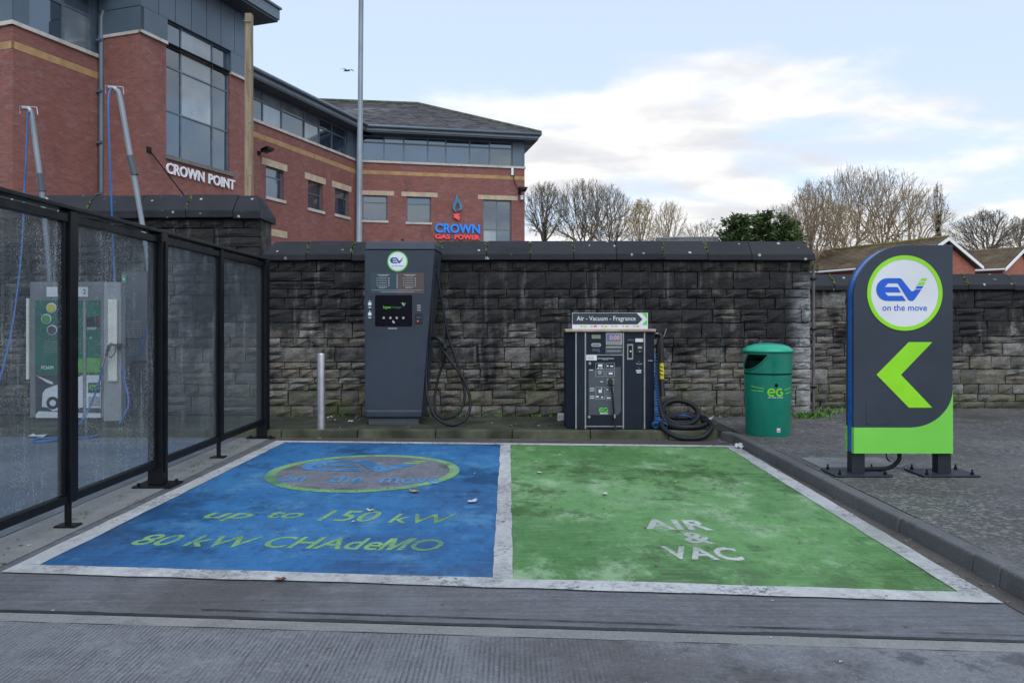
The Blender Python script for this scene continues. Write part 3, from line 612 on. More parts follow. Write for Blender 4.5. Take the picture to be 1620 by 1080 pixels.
for zc in (.5, 1.3, 2.0): MB().box(4.15, 4.22, YW, YW + .06, zc - .015, zc + .015).build('bracket', MAT['frame'], dp)

# ------------------------------------------------------------------ the glass screen
XS = -3.02; PY = [3.82, 5.16, 6.47, 7.81, 9.20]
gs = thing('glass_screen', 'black framed glass screen, rain-streaked, dividing the wash bay from the blue bay', 'screen', (XS, 6.5, 0))
for i, y in enumerate(PY + [2.48]):
    main = i in (0, 2, 4); wd = .062 if main else .042; dp_ = .055 if main else .038
    m = MB(); m.box(XS - wd, XS + wd, y - dp_, y + dp_, .02 if main else .17, 2.145); p = m.build('post', MAT['frame'], gs, bevel=.004)
    m = MB()
    if main:
        m.box(XS - .16, XS + .16, y - .13, y + .13, .004, .018)
        for sx in (-.12, .12):
            for sy in (-.09, .09): m.lathe((XS + sx, y + sy, .018), [(.014, 0), (.014, .022), (0, .022)], 8, smooth=False)
        m.build('base_plate', MAT['frame'], gs)
        MB().box(XS + wd + .001, XS + wd + .014, y - .02, y + .02, .12, 2.08).build('cover_strip', MAT['frame'], p)
    else:
        m.tube([(XS, y, .02), (XS, y, .17)], .022, 10); m.box(XS - .07, XS + .07, y - .05, y + .05, .004, .016); m.build('foot', MAT['frame'], gs)
YS = sorted(PY + [2.48])
for a, b in zip(YS[:-1], YS[1:]):
    ya, yb = a + .056, b - .056
    MB().box(XS - .005, XS + .005, ya + .012, yb - .012, .235, 2.055).build('glass_pane', MAT['glass'], gs)
    for nm, z0, z1 in (('lower_rail', .17, .225), ('upper_rail', 2.065, 2.12)):
        MB().box(XS - .03, XS + .03, ya - .012, yb + .012, z0, z1).build(nm, MAT['frame'], gs, bevel=.003)
    for q in (ya, yb - .03): MB().box(XS - .02, XS + .02, q, q + .03, .227, 2.063).build('glazing_bead', MAT['frame'], gs)
MB().box(XS - .055, XS + .055, 2.40, 9.27, 2.147, 2.175).build('top_rail', MAT['frame'], gs, bevel=.004)

# ------------------------------------------------------------------ office building
dW = V((.3198, .9475, 0)); nW = V((.9475, -.3198, 0))
C0 = V(((565 - 810) / FX * 40.2, 40.2, 0))
class Fac:                               # a facade plane: origin, direction along it, normal to the viewer
    def __init__(s, p0, d): s.p0 = V(p0); s.d = V(d).normalized(); s.n = V((s.d.y, -s.d.x, 0))
    def hit(s, px, py):
        r = V(((px - 810) / FX, 1, (HY - py) / FX)); t = s.p0.dot(s.n) / r.dot(s.n); P = r * t; return (P - s.p0).dot(s.d), P.z + H
    def P(s, a, z, o=0.0): q = s.p0 + s.d * a + s.n * o; return V((q.x, q.y, z))
    def box(s, mb, a0, a1, z0, z1, o0, o1, mi=0):
        return mb.hexa([s.P(a0, z0, o1), s.P(a1, z0, o1), s.P(a1, z0, o0), s.P(a0, z0, o0), s.P(a0, z1, o1), s.P(a1, z1, o1), s.P(a1, z1, o0), s.P(a0, z1, o0)], mi)
ob = thing('office_building', 'red brick office building with grey cladding and ribbon windows beyond the wall', 'building', (-6, 42, 0))
ORGB = ORG[ob]
FW = Fac(C0, dW); FT = Fac(C0 + nW * 1.2, dW); FA = Fac(C0 + nW * -.53, dW)
PR1 = V((20 / FX * 42.0, 42.0, 0)); dR = (PR1 - C0).normalized(); FR = Fac(C0, dR); LR = (PR1 - C0).length
bW = brick_mat('brick_along_wing', dW); bN = brick_mat('brick_across', nW); bR = brick_mat('brick_gas_wing', dR)
MAT['buff'] = simple('buff_brick_band', (.36, .22, .10), .85, 0, .2, 3, 60, .2)
def wall_with_holes(name, F, a0, a1, z0, z1, holes, mat, thick=.35, o=0.0):
    xs = sorted({a0, a1, *[h[0] for h in holes], *[h[1] for h in holes]}); zs = sorted({z0, z1, *[h[2] for h in holes], *[h[3] for h in holes]}); m = MB()
    for i in range(len(xs) - 1):
        for j in range(len(zs) - 1):
            cx_, cz_ = (xs[i] + xs[i + 1]) / 2, (zs[j] + zs[j + 1]) / 2
            if any(h[0] < cx_ < h[1] and h[2] < cz_ < h[3] for h in holes): continue
            m.add([F.P(xs[i], zs[j], o), F.P(xs[i + 1], zs[j], o), F.P(xs[i + 1], zs[j + 1], o), F.P(xs[i], zs[j + 1], o)], [(0, 1, 2, 3)])
    for h in holes:                      # reveals
        A = [F.P(h[0], h[2], o), F.P(h[1], h[2], o), F.P(h[1], h[3], o), F.P(h[0], h[3], o)]; B = [F.P(h[0], h[2], o - thick), F.P(h[1], h[2], o - thick), F.P(h[1], h[3], o - thick), F.P(h[0], h[3], o - thick)]
        m.add(A + B, [(0, 1, 5, 4), (1, 2, 6, 5), (2, 3, 7, 6), (3, 0, 4, 7)])
    return m.build(name, mat, ob)
def window(F, a0, a1, z0, z1, cols, rows, rec=.10, fr=.055, bar=.045, name='window', proud=.0):
    # cols / rows: interior bar positions as fractions; frame sits rec behind the wall face
    m = MB(); o0, o1 = -rec - .06, -rec
    F.box(m, a0, a1, z0, z0 + fr, o0, o1); F.box(m, a0, a1, z1 - fr, z1, o0, o1); F.box(m, a0, a0 + fr, z0 + fr, z1 - fr, o0, o1); F.box(m, a1 - fr, a1, z0 + fr, z1 - fr, o0, o1)
    ca = [a0 + fr] + [lerp(a0, a1, c) for c in cols] + [a1 - fr]; rz = [z0 + fr] + [lerp(z0, z1, q) for q in rows] + [z1 - fr]
    for c in ca[1:-1]: F.box(m, c - bar / 2, c + bar / 2, z0 + fr, z1 - fr, o0 + .002, o1 - .003 + proud)
    for q in rz[1:-1]:
        for i in range(len(ca) - 1): F.box(m, ca[i] + (bar / 2 if i else 0), ca[i + 1] - (bar / 2 if i < len(ca) - 2 else 0), q - bar / 2, q + bar / 2, o0 + .004, o1 - .006)
    wnd = m.build(name, MAT['wframe'], ob)
    for i in range(len(ca) - 1):
        for j in range(len(rz) - 1):
            t = [rnd.uniform(-.006, .006) for _ in range(3)]
            P = [F.P(ca[i], rz[j], o0 + .02 + t[0]), F.P(ca[i + 1], rz[j], o0 + .02 + t[1]), F.P(ca[i + 1], rz[j + 1], o0 + .02 + t[2]), F.P(ca[i], rz[j + 1], o0 + .02 + t[0] + t[2] - t[1])]
            MB().add(P, [(0, 1, 2, 3)]).build('pane', MAT['wblind'] if rnd.random() < .16 else MAT['wglass'], wnd)
    return wnd
ZS = 10.06; ZG = 11.42; ZE = 11.50       # ribbon sill, glazing head, soffit
# --- long wing (left of the inner corner)
aWl = FW.hit(386, 200)[0]
def pw(F, x0, x1, yt_l, yb_l):           # opening from pixel corners along its left edge
    a0, zt = F.hit(x0, yt_l); _, zb = F.hit(x0, yb_l); a1, _ = F.hit(x1, yt_l); return a0, a1, zb, zt
wins = [pw(FW, 420.7, 449, 261.5, 310), pw(FW, 487.3, 511, 284, 328.5), pw(FW, 530, 551.7, 296.7, 338)]
wall_with_holes('brick_wall', FW, aWl - 2.5, 0, -.5, ZS - .12, wins, bW)
for i, q in enumerate(wins):
    window(FW, *q, [], [.68] if i != 1 else [.55], .12)
    F = FW; m = MB(); F.box(m, q[0] - .28, q[1] + .24, q[3], q[3] + .30, -.05, .02); m.build('lintel', MAT['lintel'], ob)
    m = MB(); F.box(m, q[0] - .04, q[1] + .12, q[2] - .13, q[2], -.1, .05); m.build('sill', MAT['sillst'], ob)
a_, z_ = FW.hit(430, 373); m = MB(); FW.box(m, FW.hit(404, 373)[0], FW.hit(454, 373)[0], z_, z_ + .3, -.05, .02); m.build('lintel', MAT['lintel'], ob)
m = MB(); FW.box(m, aWl - 2.5, -.02, ZS - .12, ZS, -.15, .07); m.build('ribbon_sill', MAT['sillst'], ob)
za = FW.hit(398, 211)[1]; m = MB(); FW.box(m, aWl - 2.5, -.01, za - .11, za + .11, -.05, .006); m.build('buff_band', MAT['buff'], ob)
ra = [FW.hit(x, 220)[0] for x in (384, 419, 449, 484.5, 508, 528, 550)]
window(FW, ra[0], ra[-1], ZS, ZG, [(x - ra[0]) / (ra[-1] - ra[0]) for x in ra[1:-1]], [.66], .10, .06, .07, 'ribbon_window')
for q_ in ((ra[-1], -.005, -.02), (aWl - 2.5, ra[0], -.04)): m = MB(); FW.box(m, q_[0], q_[1], ZS, ZG, -.2, q_[2]); m.build('cladding_panel', MAT['zinc'], ob)
OV = .75
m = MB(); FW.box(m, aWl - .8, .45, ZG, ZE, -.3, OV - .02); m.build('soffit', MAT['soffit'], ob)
m = MB(); FW.box(m, aWl - .8, .55, ZE, ZE + .20, OV - .30, OV); m.build('fascia', MAT['zinc2'], ob)
m = MB(); pts = [FW.P(a, ZE + .26, OV + .06) for a in (aWl - .8, .52)]; m.tube(pts, .095, 10); m.build('gutter', MAT['zinc2'], ob)
# --- gas wing (right of the inner corner)
rw_ = [pw(FR, 573.5, 612.7, 308.3, 348), pw(FR, 643.3, 681.7, 310.7, 351), pw(FR, 764, 809, 315.5, 420)]
wall_with_holes('brick_wall', FR, 0, LR, -.5, ZS - .12, rw_, bR)
for i, q in enumerate(rw_):
    window(FR, *q, [] if i < 2 else [.5], [.72] if i < 2 else [.26, .55], .12, .06, .05)
    m = MB(); FR.box(m, q[0] - .1 - .18, q[1] + .36, q[3], q[3] + .24, -.05, .02); m.build('lintel', MAT['lintel'], ob)
    m = MB(); FR.box(m, q[0] - .06, q[1] + .06, q[2] - .12, q[2], -.1, .05); m.build('sill', MAT['sillst'], ob)
m = MB(); FR.box(m, .02, LR + .05, ZS - .12, ZS, -.15, .07); m.build('ribbon_sill', MAT['sillst'], ob)
zb = FR.hit(700, 277)[1]; m = MB(); FR.box(m, .01, LR - .01, zb - .10, zb + .10, -.05, .006); m.build('buff_band', MAT['buff'], ob)
rr_ = [FR.hit(x, 240)[0] for x in (573, 607.7, 639, 677, 705.7, 743.7, 775, 811)]
window(FR, rr_[0], rr_[-1], ZS, ZG, [(x - rr_[0]) / (rr_[-1] - rr_[0]) for x in rr_[1:-1]], [.72], .10, .06, .07, 'ribbon_window')
for q_ in ((rr_[-1], LR), (.01, rr_[0])): m = MB(); FR.box(m, q_[0], q_[1], ZS, ZG, -.3, -.02); m.build('cladding_panel', MAT['zinc'], ob)
FE = Fac(PR1, (-nW * -1) if False else V((-FR.n.x, -FR.n.y, 0)))         # end wall running back
m = MB(); m.add([FE.P(0, -.5), FE.P(11, -.5), FE.P(11, ZS), FE.P(0, ZS)], [(0, 1, 2, 3)]); m.add([FE.P(0, ZS, -.02), FE.P(11, ZS, -.02), FE.P(11, ZG, -.02), FE.P(0, ZG, -.02)], [(0, 1, 2, 3)], 1); m.build('end_wall', [bN, MAT['zinc']], ob)
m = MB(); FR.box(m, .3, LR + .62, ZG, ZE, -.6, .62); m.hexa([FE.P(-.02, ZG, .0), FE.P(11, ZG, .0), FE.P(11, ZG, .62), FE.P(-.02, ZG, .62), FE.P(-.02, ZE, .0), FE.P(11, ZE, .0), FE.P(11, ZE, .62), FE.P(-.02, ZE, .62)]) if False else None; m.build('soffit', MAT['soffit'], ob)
m = MB(); FR.box(m, .35, LR + .66, ZE + .001, ZE + .16, .40, .66); m.build('fascia', MAT['zinc2'], ob)
m = MB(); m.tube([FR.P(.4, ZE + .22, .72), FR.P(LR + .74, ZE + .22, .72), FR.P(LR + .74, ZE + .22, -10)], .085, 10); m.build('gutter', MAT['zinc2'], ob)
m = MB(); FR.box(m, LR + .40, LR + .66, ZE + .001, ZE + .16, -10, .395); FR.box(m, LR, LR + .62, ZG, ZE, -10, -.61); m.build('end_fascia', MAT['zinc2'], ob)
# hipped slate roof: base sheet plus courses of slates as one piece of real geometry
ze, zr, bk = ZE + .26, 14.75, 6.0
E0, E1 = FR.P(-5, ze, .72), FR.P(LR + .74, ze, .72); Rg1 = FR.P(FR.hit(660, 163)[0] * 1.0, zr, -bk); Rg1 = at(660, 165.5, FR.P(4.3, 0, -bk).y); Rg0 = at(470, 158.5, FR.P(-2.6, 0, -bk).y)
B1 = FR.P(LR + .74, ze, -2 * bk - .72)
m = MB(); m.add([E0, E1, Rg1, Rg0], [(0, 1, 2, 3)]); m.add([E1, B1, Rg1], [(0, 1, 2)]); B0 = FR.P(-6, ze, -2 * bk - .72); m.add([Rg0, Rg1, B1, B0], [(0, 1, 2, 3)]); m.build('roof', MAT['slate'], ob)
m = MB(); rows = 26
for j in range(rows):
    t0, t1 = j / rows, (j + 1.25) / rows; A, B = lerp(E0, Rg0, t0), lerp(E1, Rg1, t0); A1, B1_ = lerp(E0, Rg0, min(1, t1)), lerp(E1, Rg1, min(1, t1)); n_ = max(3, int((B - A).length / .34))
    nr = (E1 - E0).cross(Rg0 - E0).normalized()
    for i in range(n_):
        u0 = (i + (.5 if j % 2 else 0)) / n_; u1 = min(1, u0 + .95 / n_)
        if u0 >= 1: continue
        h0 = .05 + rnd.uniform(0, .02); m.add([lerp(A, B, u0) + nr * h0, lerp(A, B, u1) + nr * h0, lerp(A1, B1_, u1) + nr * .02, lerp(A1, B1_, u0) + nr * .02, lerp(A, B, u0), lerp(A, B, u1)], [(0, 1, 2, 3), (4, 5, 1, 0)])
m.build('slates', MAT['slate'], ob)['kind'] = 'stuff'
m = MB(); m.tube([E1 + V((0, 0, .05)), Rg1 + V((0, 0, .05)), Rg0 + V((0, 0, .05))], .11, 6); m.build('ridge', simple('ridge_tile_mossy', (.075, .08, .05), .9, 0, .5, 2), ob)
# low roof of the long wing, hidden behind its eaves
m = MB(); m.add([FW.P(aWl - .8, ZE + .27, OV), FW.P(.5, ZE + .27, OV), FW.P(.5, ZE + .9, -5), FW.P(aWl - .8, ZE + .9, -5)], [(0, 1, 2, 3)]); m.build('wing_roof', MAT['slate'], ob)
# --- tower with the big window
aT0, zT0 = FT.hit(222, 53.5); aT1, zT1 = FT.hit(391, 129.5); ZT = (zT0 + zT1) / 2; ZB = FT.hit(222, 10)[1]
aw0, aw1 = FT.hit(263, 100)[0], FT.hit(363.5, 200)[0]; zw0 = (FT.hit(263, 247)[1] + FT.hit(363, 271)[1]) / 2; zw1 = ZB + .02
bigw = [(aw0, aw1, zw0, zw1)]
wall_with_holes('brick_wall', FT, aT0, aT1, -.5, ZT, [(aw0, aw1, zw0, ZT)], bW)
ZC = (FT.hit(300, 10)[1] * 0 + 13.45)
wall_with_holes('cladding_panel', FT, aT0 - .03, aT1, ZT + .1, ZB, [(aw0, aw1, ZT + .1, ZB)], MAT['zinc'], o=.06)
for q_ in ((aT0 - .04, aw0), (aw1, aT1)): m = MB(); FT.box(m, q_[0], q_[1], ZT, ZT + .1, -.05, .09); m.build('string_course', MAT['sillst'], ob)
np_ = 7
for i in range(np_):                     # upper cladding panels
    m = MB(); FT.box(m, lerp(aT0, aT1, i / np_) + .012, lerp(aT0, aT1, (i + 1) / np_) - .012, ZB + .03, ZC, -.2, .02); m.build('cladding_panel', MAT['zinc'], ob)
window(FT, aw0, aw1, zw0, ZB, [(FT.hit(289.5, 150)[0] - aw0) / (aw1 - aw0), (FT.hit(339, 150)[0] - aw0) / (aw1 - aw0)], [.335, .665], .08, .045, .05, 'tall_window')
m = MB(); FT.box(m, aw0 - .05, aw1 + .15, zw0 - .14, zw0 - .003, -.1, .09); m.build('sill', simple('dark_sill', (.14, .13, .12), .8), ob)
Ft = Fac(FT.P(aT0, 0), -nW * -1 if False else V((nW.x, nW.y, 0)))        # left return of the tower: direction towards the viewer's right
Lr = 1.74
m = MB(); m.add([Ft.P(-Lr, -.5), Ft.P(0, -.5), Ft.P(0, ZT), Ft.P(-Lr, ZT)], [(0, 1, 2, 3)]); m.build('return_wall', bN, ob)
m = MB(); Ft.box(m, -Lr, .06, ZT + .1, ZB, -.1, .03); Ft.box(m, -Lr, .0, ZB + .03, ZC, -.1, .02); m.build('return_cladding', MAT['zinc'], ob)
m = MB(); Ft.box(m, -Lr, .085, ZT, ZT + .1, -.05, .04); m.build('string_course', MAT['sillst'], ob)
m = MB(); FT.box(m, aT1 - .3, aT1, -.5, ZC, -6, -.002); m.build('tower_side', bN, ob)
et0, et1 = aT0 - .7, FT.hit(414, 40)[0]
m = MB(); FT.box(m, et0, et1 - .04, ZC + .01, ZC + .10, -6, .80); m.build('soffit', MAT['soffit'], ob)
m = MB(); FT.box(m, et0 - .02, et1, ZC + .10, ZC + .52, -6, .86); m.build('fascia', MAT['zinc2'], ob)
m = MB(); FT.box(m, et0 - .06, et1 + .06, ZC + .52, ZC + .60, -6, .93); m.build('roof_edge', MAT['zinc'], ob)
for s, x0, x1 in (('CROWN', 261, 321), ('POINT', 328, 369.5)):           # wall letters
    a0, a1 = FT.hit(x0, 268)[0], FT.hit(x1, 280)[0]
    zt = (FT.hit(263, 259)[1] + FT.hit(368, 283.5)[1]) / 2; zb_ = (FT.hit(263, 276.5)[1] + FT.hit(368, 299)[1]) / 2
    if s == 'CROWN': wl_ = thing('wall_lettering', 'raised white letters CROWN POINT below the tall office window', 'sign', FT.P(a0, zb_, .1))
    cu = (a1 - a0) / len(s)
    text(s, FT.P(a0, zb_, .05), FT.P(a1, zb_, .05), FT.P(a1, zt, .05), FT.P(a0, zt, .05), MAT['pvc'], 'letters', wl_, .03, .05, bold=.02)
# --- left block
aA1 = FT.hit(152, 100)[0]; aA0 = FA.hit(20, 60)[0]; aA1 = FA.hit(159, 100)[0] + .3
zSA = (FA.hit(20, 33)[1] + FA.hit(151, 85.5)[1]) / 2
wall_with_holes('brick_wall', FA, aA0, aA1, -.5, zSA - .12, [], bW)
m = MB(); FA.box(m, aA0 - .06, aA1, zSA - .12, zSA, -.15, .07); m.build('ribbon_sill', MAT['sillst'], ob)
zba = (FA.hit(20, 70)[1] + FA.hit(151, 119)[1]) / 2; m = MB(); FA.box(m, aA0 - .006, aA1, zba - .11, zba + .11, -.05, .006); m.build('buff_band', MAT['buff'], ob)
wa = [FA.hit(x, 40)[0] for x in (47, 106, 150)]; ZGA = 12.35
window(FA, wa[0], wa[2], zSA, ZGA, [(wa[1] - wa[0]) / (wa[2] - wa[0])], [.62], .16, .06, .09, 'ribbon_window')
for q_ in ((aA0, wa[0], -.02), (wa[2], aA1, -.10)): m = MB(); FA.box(m, q_[0], q_[1], zSA, ZGA, -.3, q_[2]); m.build('cladding_panel', MAT['zinc'], ob)
FAr = Fac(FA.P(aA0, 0), V((nW.x, nW.y, 0)))
m = MB(); m.add([FAr.P(-8, -.5), FAr.P(0, -.5), FAr.P(0, zSA - .12), FAr.P(-8, zSA - .12)], [(0, 1, 2, 3)]); m.build('return_wall', bN, ob)
m = MB(); FAr.box(m, -8, .06, zSA - .12, zSA, -.1, .07); m.build('return_sill', MAT['sillst'], ob)
m = MB(); FAr.box(m, -8, .006, zba - .11, zba + .11, -.05, .006); m.build('buff_band', MAT['buff'], ob)
m = MB(); FAr.box(m, -8, 0, zSA, ZGA, -.3, -.03); m.build('cladding_panel', MAT['zinc'], ob)
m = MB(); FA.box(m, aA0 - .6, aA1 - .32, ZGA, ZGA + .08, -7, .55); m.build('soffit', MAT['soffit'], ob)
m = MB(); FA.box(m, aA0 - .6, aA1 - .32, ZGA + .08, ZGA + .42, -7, .6); m.build('fascia', MAT['zinc2'], ob)
dpx = FA.hit(156, 200)[0]
m = MB(); m.tube([FA.P(dpx, -.3, .12), FA.P(dpx, 11.55, .12), FA.P(dpx + .05, 11.75, .14), FA.P(dpx + .35, 12.2, .40), FA.P(dpx + .40, 12.42, .42)], .085, 10)
for zc in (4, 5.7, 7.4, 9.1, 10.8): FA.box(m, dpx - .12, dpx + .12, zc - .04, zc + .04, .0, .2)
m.build('downpipe', MAT['zinc2'], ob)
m = MB(); q = FW.P(-.28, 0, .16); m.tube([(q.x, q.y, 0), (q.x, q.y, 11.6)], .06, 8); m.build('downpipe', MAT['zinc2'], ob)
# diagonal stay rod on the tower wall
a_, z_ = FT.hit(235, 237); P0 = FT.P(a_, z_, .02)
sr = thing('stay_rod', 'thin dark diagonal rod fixed to the tower brickwork beside the white letters', 'rod', P0)
m = MB(); m.tube([P0, P0 + FT.n * .8 + FT.d * 1.1 + V((0, 0, -1.75))], .022, 6); m.build('rod', MAT['frame'], sr); m = MB(); FT.box(m, a_ - .09, a_ + .09, z_ - .09, z_ + .09, 0, .04); m.build('fixing_plate', MAT['frame'], sr)

# gas company sign
onR = lambda px, py, o: FR.P(*FR.hit(px, py), o)
sg = thing('wall_sign', 'company sign with a blue flame above blue and red letters on brick', 'sign', onR(723, 370, .05))
def wtext(s, x0, x1, yb, yt, mat, **k):
    a0, zb_ = FR.hit(x0, yb); a1, _ = FR.hit(x1, yb); _, zt = FR.hit(x0, yt)
    return text(s, FR.P(a0, zb_, .03), FR.P(a1, zb_, .03), FR.P(a1, zt, .03), FR.P(a0, zt, .03), mat, 'lettering', sg, .06, .08, **k)
wtext('CROWN', 688, 759, 368.5, 353.5, MAT['sblue'], bold=.035)
wtext('GAS', 688, 712, 378, 370.3, MAT['red'], bold=.05); wtext('POWER', 718.5, 758.8, 379, 371, MAT['red'], bold=.05)
fl = [(717, 309), (722, 307), (724, 313), (728, 320), (731.5, 327), (730, 332), (726.5, 334), (722.5, 333.5), (726, 331), (726.8, 327), (724.5, 321.5), (723.5, 320), (721, 325), (719.6, 330), (721, 335), (723, 337), (718.5, 335), (715.5, 330), (715.8, 325), (718, 320), (720.5, 314)]
def fpoly(P, mat, name):
    Q = [FR.hit(x, y) for x, y in P]; return MB().prism([(a, z) for a, z in Q], FR.p0 + FR.n * .03, FR.d, (0, 0, 1), 0, .07).build(name, mat, sg)
fpoly(fl[1:], MAT['flame'], 'flame')
fpoly([(717, 338.5), (728, 338.5), (727.6, 340.3), (724.5, 341.2), (726.8, 342.5), (727.2, 345), (725.8, 349), (716.5, 343.5), (718.3, 342.6)], MAT['red'], 'flame_foot')
fpoly([(715.3, 371.5), (716, 374), (715.3, 378), (714.4, 378), (713.8, 374.5)], MAT['flame'], 'small_flame')
# floodlights and camera on the building
def flood(F, px, py, label):
    a_, z_ = F.hit(px, py); t = thing('floodlight', label, 'floodlight', F.P(a_, z_, 0)); m = MB(); F.box(m, a_ - .08, a_ + .08, z_ - .12, z_ + .04, 0, .05); m.tube([F.P(a_, z_, .03), F.P(a_ + .1, z_ + .05, .3)], .03, 6); m.build('bracket', MAT['frame'], t)
    m = MB(); c = F.P(a_ + .1, z_ + .1, .35); P = []
    for dz, k in ((-.06, .8), (.06, 1)):
        P += [c + F.d * -.25 * k + F.n * -.15 + V((0, 0, dz - .05)), c + F.d * .25 * k + F.n * -.15 + V((0, 0, dz - .05)), c + F.d * .25 * k + F.n * .2 + V((0, 0, dz + .04)), c + F.d * -.25 * k + F.n * .2 + V((0, 0, dz + .04))]
    m.hexa(P).build('lamp_head', MAT['frame'], t); return t
flood(FW, 409, 241, 'black floodlight on the brick above the first small wing window')
flood(FR, 822, 304, 'grey floodlight near the outer corner of the gas company wing')
a_, z_ = FR.hit(826, 313); cm = thing('security_camera', 'white dome security camera at the outer corner of the brick wing', 'camera', FR.P(LR, z_, 0))
m = MB(); FR.box(m, LR - .25, LR - .1, z_ - .12, z_ + .12, 0, .15); m.tube([FR.P(LR - .15, z_ + .05, .15), FR.P(LR + .1, z_ + .1, .3), FR.P(LR + .22, z_ + .02, .3)], .03, 6); m.build('arm', MAT['pvc'], cm)
m = MB(); m.lathe(FR.P(LR + .24, z_ - .1, .3), [(.0, -.12), (.08, -.09), (.11, 0), (.11, .08), (.06, .12), (0, .13)], 12); m.build('dome', MAT['grey'], cm)
a_, z_ = FR.hit(810, 272); se = thing('alarm_sensor', 'small white sensor with hanging cable below the ribbon windows', 'sensor', FR.P(a_, z_, 0))
m = MB(); FR.box(m, a_ - .06, a_ + .06, z_ - .2, z_ + .2, 0, .12); m.build('housing', MAT['pvc'], se)
m = MB(); m.tube(spline([onR(812, 276, .05), onR(814, 290, .08), onR(820, 299, .06), onR(824, 303, .05)]), .02, 5); m.build('cable', MAT['frame'], se)

# ------------------------------------------------------------------ posts
lp = thing('lamp_post', 'tall slim galvanised lamp post rising past the top of the photo', 'lamp post', at(567, 380, 14) * 1)
lp.location.z = 0; ORG[lp] = V((at(567, 0, 14).x, 14, 0))
lp.location = ORG[lp]
m = MB(); m.tube([(ORG[lp].x, 14, 0), (ORG[lp].x, 14, 1.6), (ORG[lp].x + .005, 14, 1.62), (ORG[lp].x + .06, 14, 8.6)], [.065, .062, .052, .044], 16); m.build('shaft', MAT['galv'], lp)
m = MB(); m.tube([(ORG[lp].x + .06, 14, 8.55), (ORG[lp].x + .06, 14, 8.75), (ORG[lp].x + .06, 13.5, 8.95)], .03, 8); m.build('arm', MAT['galv'], lp); m = MB(); m.box(ORG[lp].x - .06, ORG[lp].x + .18, 12.9, 13.5, 8.9, 9.0); m.build('lamp_head', MAT['galv'], lp)
tp = thing('timber_pole', 'square weathered timber pole standing in front of the office tower', 'pole', (at(394, 0, 16).x, 16, 0))
tx = ORG[tp].x; m = MB(); m.hexa([(tx - .075, 15.93, 0), (tx + .075, 15.93, 0), (tx + .075, 16.07, 0), (tx - .075, 16.07, 0), (tx - .068, 15.93, 7.9), (tx + .068, 15.93, 7.9), (tx + .068, 16.07, 7.9), (tx - .068, 16.07, 7.9)]).build('timber', MAT['wood'], tp, bevel=.006)
m = MB(); m.tube([(tx - .08, 15.9, 7.72), (tx + .08, 15.9, 7.72)], .012, 6); m.build('cross_bar', MAT['galv'], tp)
for z_ in (2.9, 3.6, 4.5, 5.6, 6.7): m = MB(); m.lathe((tx + .05, 15.915, z_), [(.012, 0), (.012, .02), (0, .02)], 6); m.build('bolt', MAT['galv'], tp)
fl2 = thing('far_lamp_post', 'tiny grey lamp post far off among the bare trees', 'lamp post', (at(948, 0, 60).x, 60, 0))
fx = ORG[fl2].x; m = MB(); m.tube([(fx, 60, 0), (fx, 60, 8.6)], .09, 6); m.build('shaft', MAT['galv'], fl2); m = MB(); m.box(fx - .1, fx + .55, 59.9, 60.1, 8.6, 8.75); m.build('lamp_head', MAT['galv'], fl2)

# ------------------------------------------------------------------ EV charger
YC = 9.66; zk = .096
ch = thing('charging_station', 'tall dark grey rapid charging station with screen and two cables', 'charger', (at(625, 600, YC).x, YC + .3, zk))
xl = at(577, 0, YC).x; xr_b, xr_t = at(667, 0, YC).x, at(688, 0, YC).x; z0, z1, z2 = at(0, 662, YC).z, at(0, 396, YC).z, at(0, 381.5, YC).z
m = MB(); m.hexa([(xl, YC, z0 + .06), (xr_b, YC, z0 + .06), (xr_b, YC + .62, z0 + .06), (xl, YC + .62, z0 + .06), (xl, YC, z1), (xr_t - .005, YC, z1), (xr_t + .03, YC + .62, z1), (xl, YC + .62, z1)])
body = m.build('body', MAT['anthra'], ch, bevel=.008)
m = MB(); m.hexa([(xl - .004, YC - .012, z1 + .004), (xr_t + .0, YC - .012, z1 + .004), (xr_t + .04, YC + .63, z1 + .004), (xl - .004, YC + .63, z1 + .004), (xl + .004, YC + .02, z2), (xr_t + .0, YC + .02, z2), (xr_t + .03, YC + .63, z2), (xl + .004, YC + .63, z2)]); m.build('top_cap', MAT['anthra'], ch, bevel=.02, seg=3)
m = MB(); m.hexa([(xl - .002, YC - .016, z0 + .006), (xr_b + .004, YC - .016, z0 + .006), (xr_b + .004, YC + .62, z0 + .006), (xl - .002, YC + .62, z0 + .006), (xl - .002, YC - .016, z0 + .115), (xr_b + .012, YC - .016, z0 + .115), (xr_b + .012, YC + .62, z0 + .115), (xl - .002, YC + .62, z0 + .115)]); m.build('lower_skirt', MAT['anthra'], ch, bevel=.03, seg=4)
m = MB(); pbox(m, 583, 662, 671.3, 661.7, YC, -.02, .58); m.build('plinth', MAT['galv'] if False else MAT['midgrey'], ch)
m = MB(); m.tube([at(637, 381, YC + .2), at(637, 378, YC + .2)], .02, 8); m.build('antenna', MAT['black'], ch)
f0 = YC - .0015
m = MB(); pdisc(m, 629, 413.5, 16.2, YC, .003); bd = m.build('badge', MAT['ringg'], ch)
m = MB(); pdisc(m, 629, 413.5, 14.3, YC, .0045); m.build('badge_face', MAT['whiteP'], bd)
O = at(618.3, 416.5, YC); wlen = 20 / FX * YC
ev_logo(O, V((wlen, 0, 0)), V((0, 0, wlen)), .0045, .006, [MAT['evdark'], MAT['ringg']], bd)
ptext('on the move', 619.5, 638.5, 421.8, 418.8, YC, MAT['evdark'], 'lettering', bd, .0055)
m = MB(); pbox(m, 585.5, 628.3, 464.5, 431.5, YC, .002, 0, 0); pbox(m, 628.3, 671, 464.5, 431.5, YC, .002, 0, 1); ip = m.build('info_panel', [MAT['infob'], MAT['brown']], ch)
m = MB()
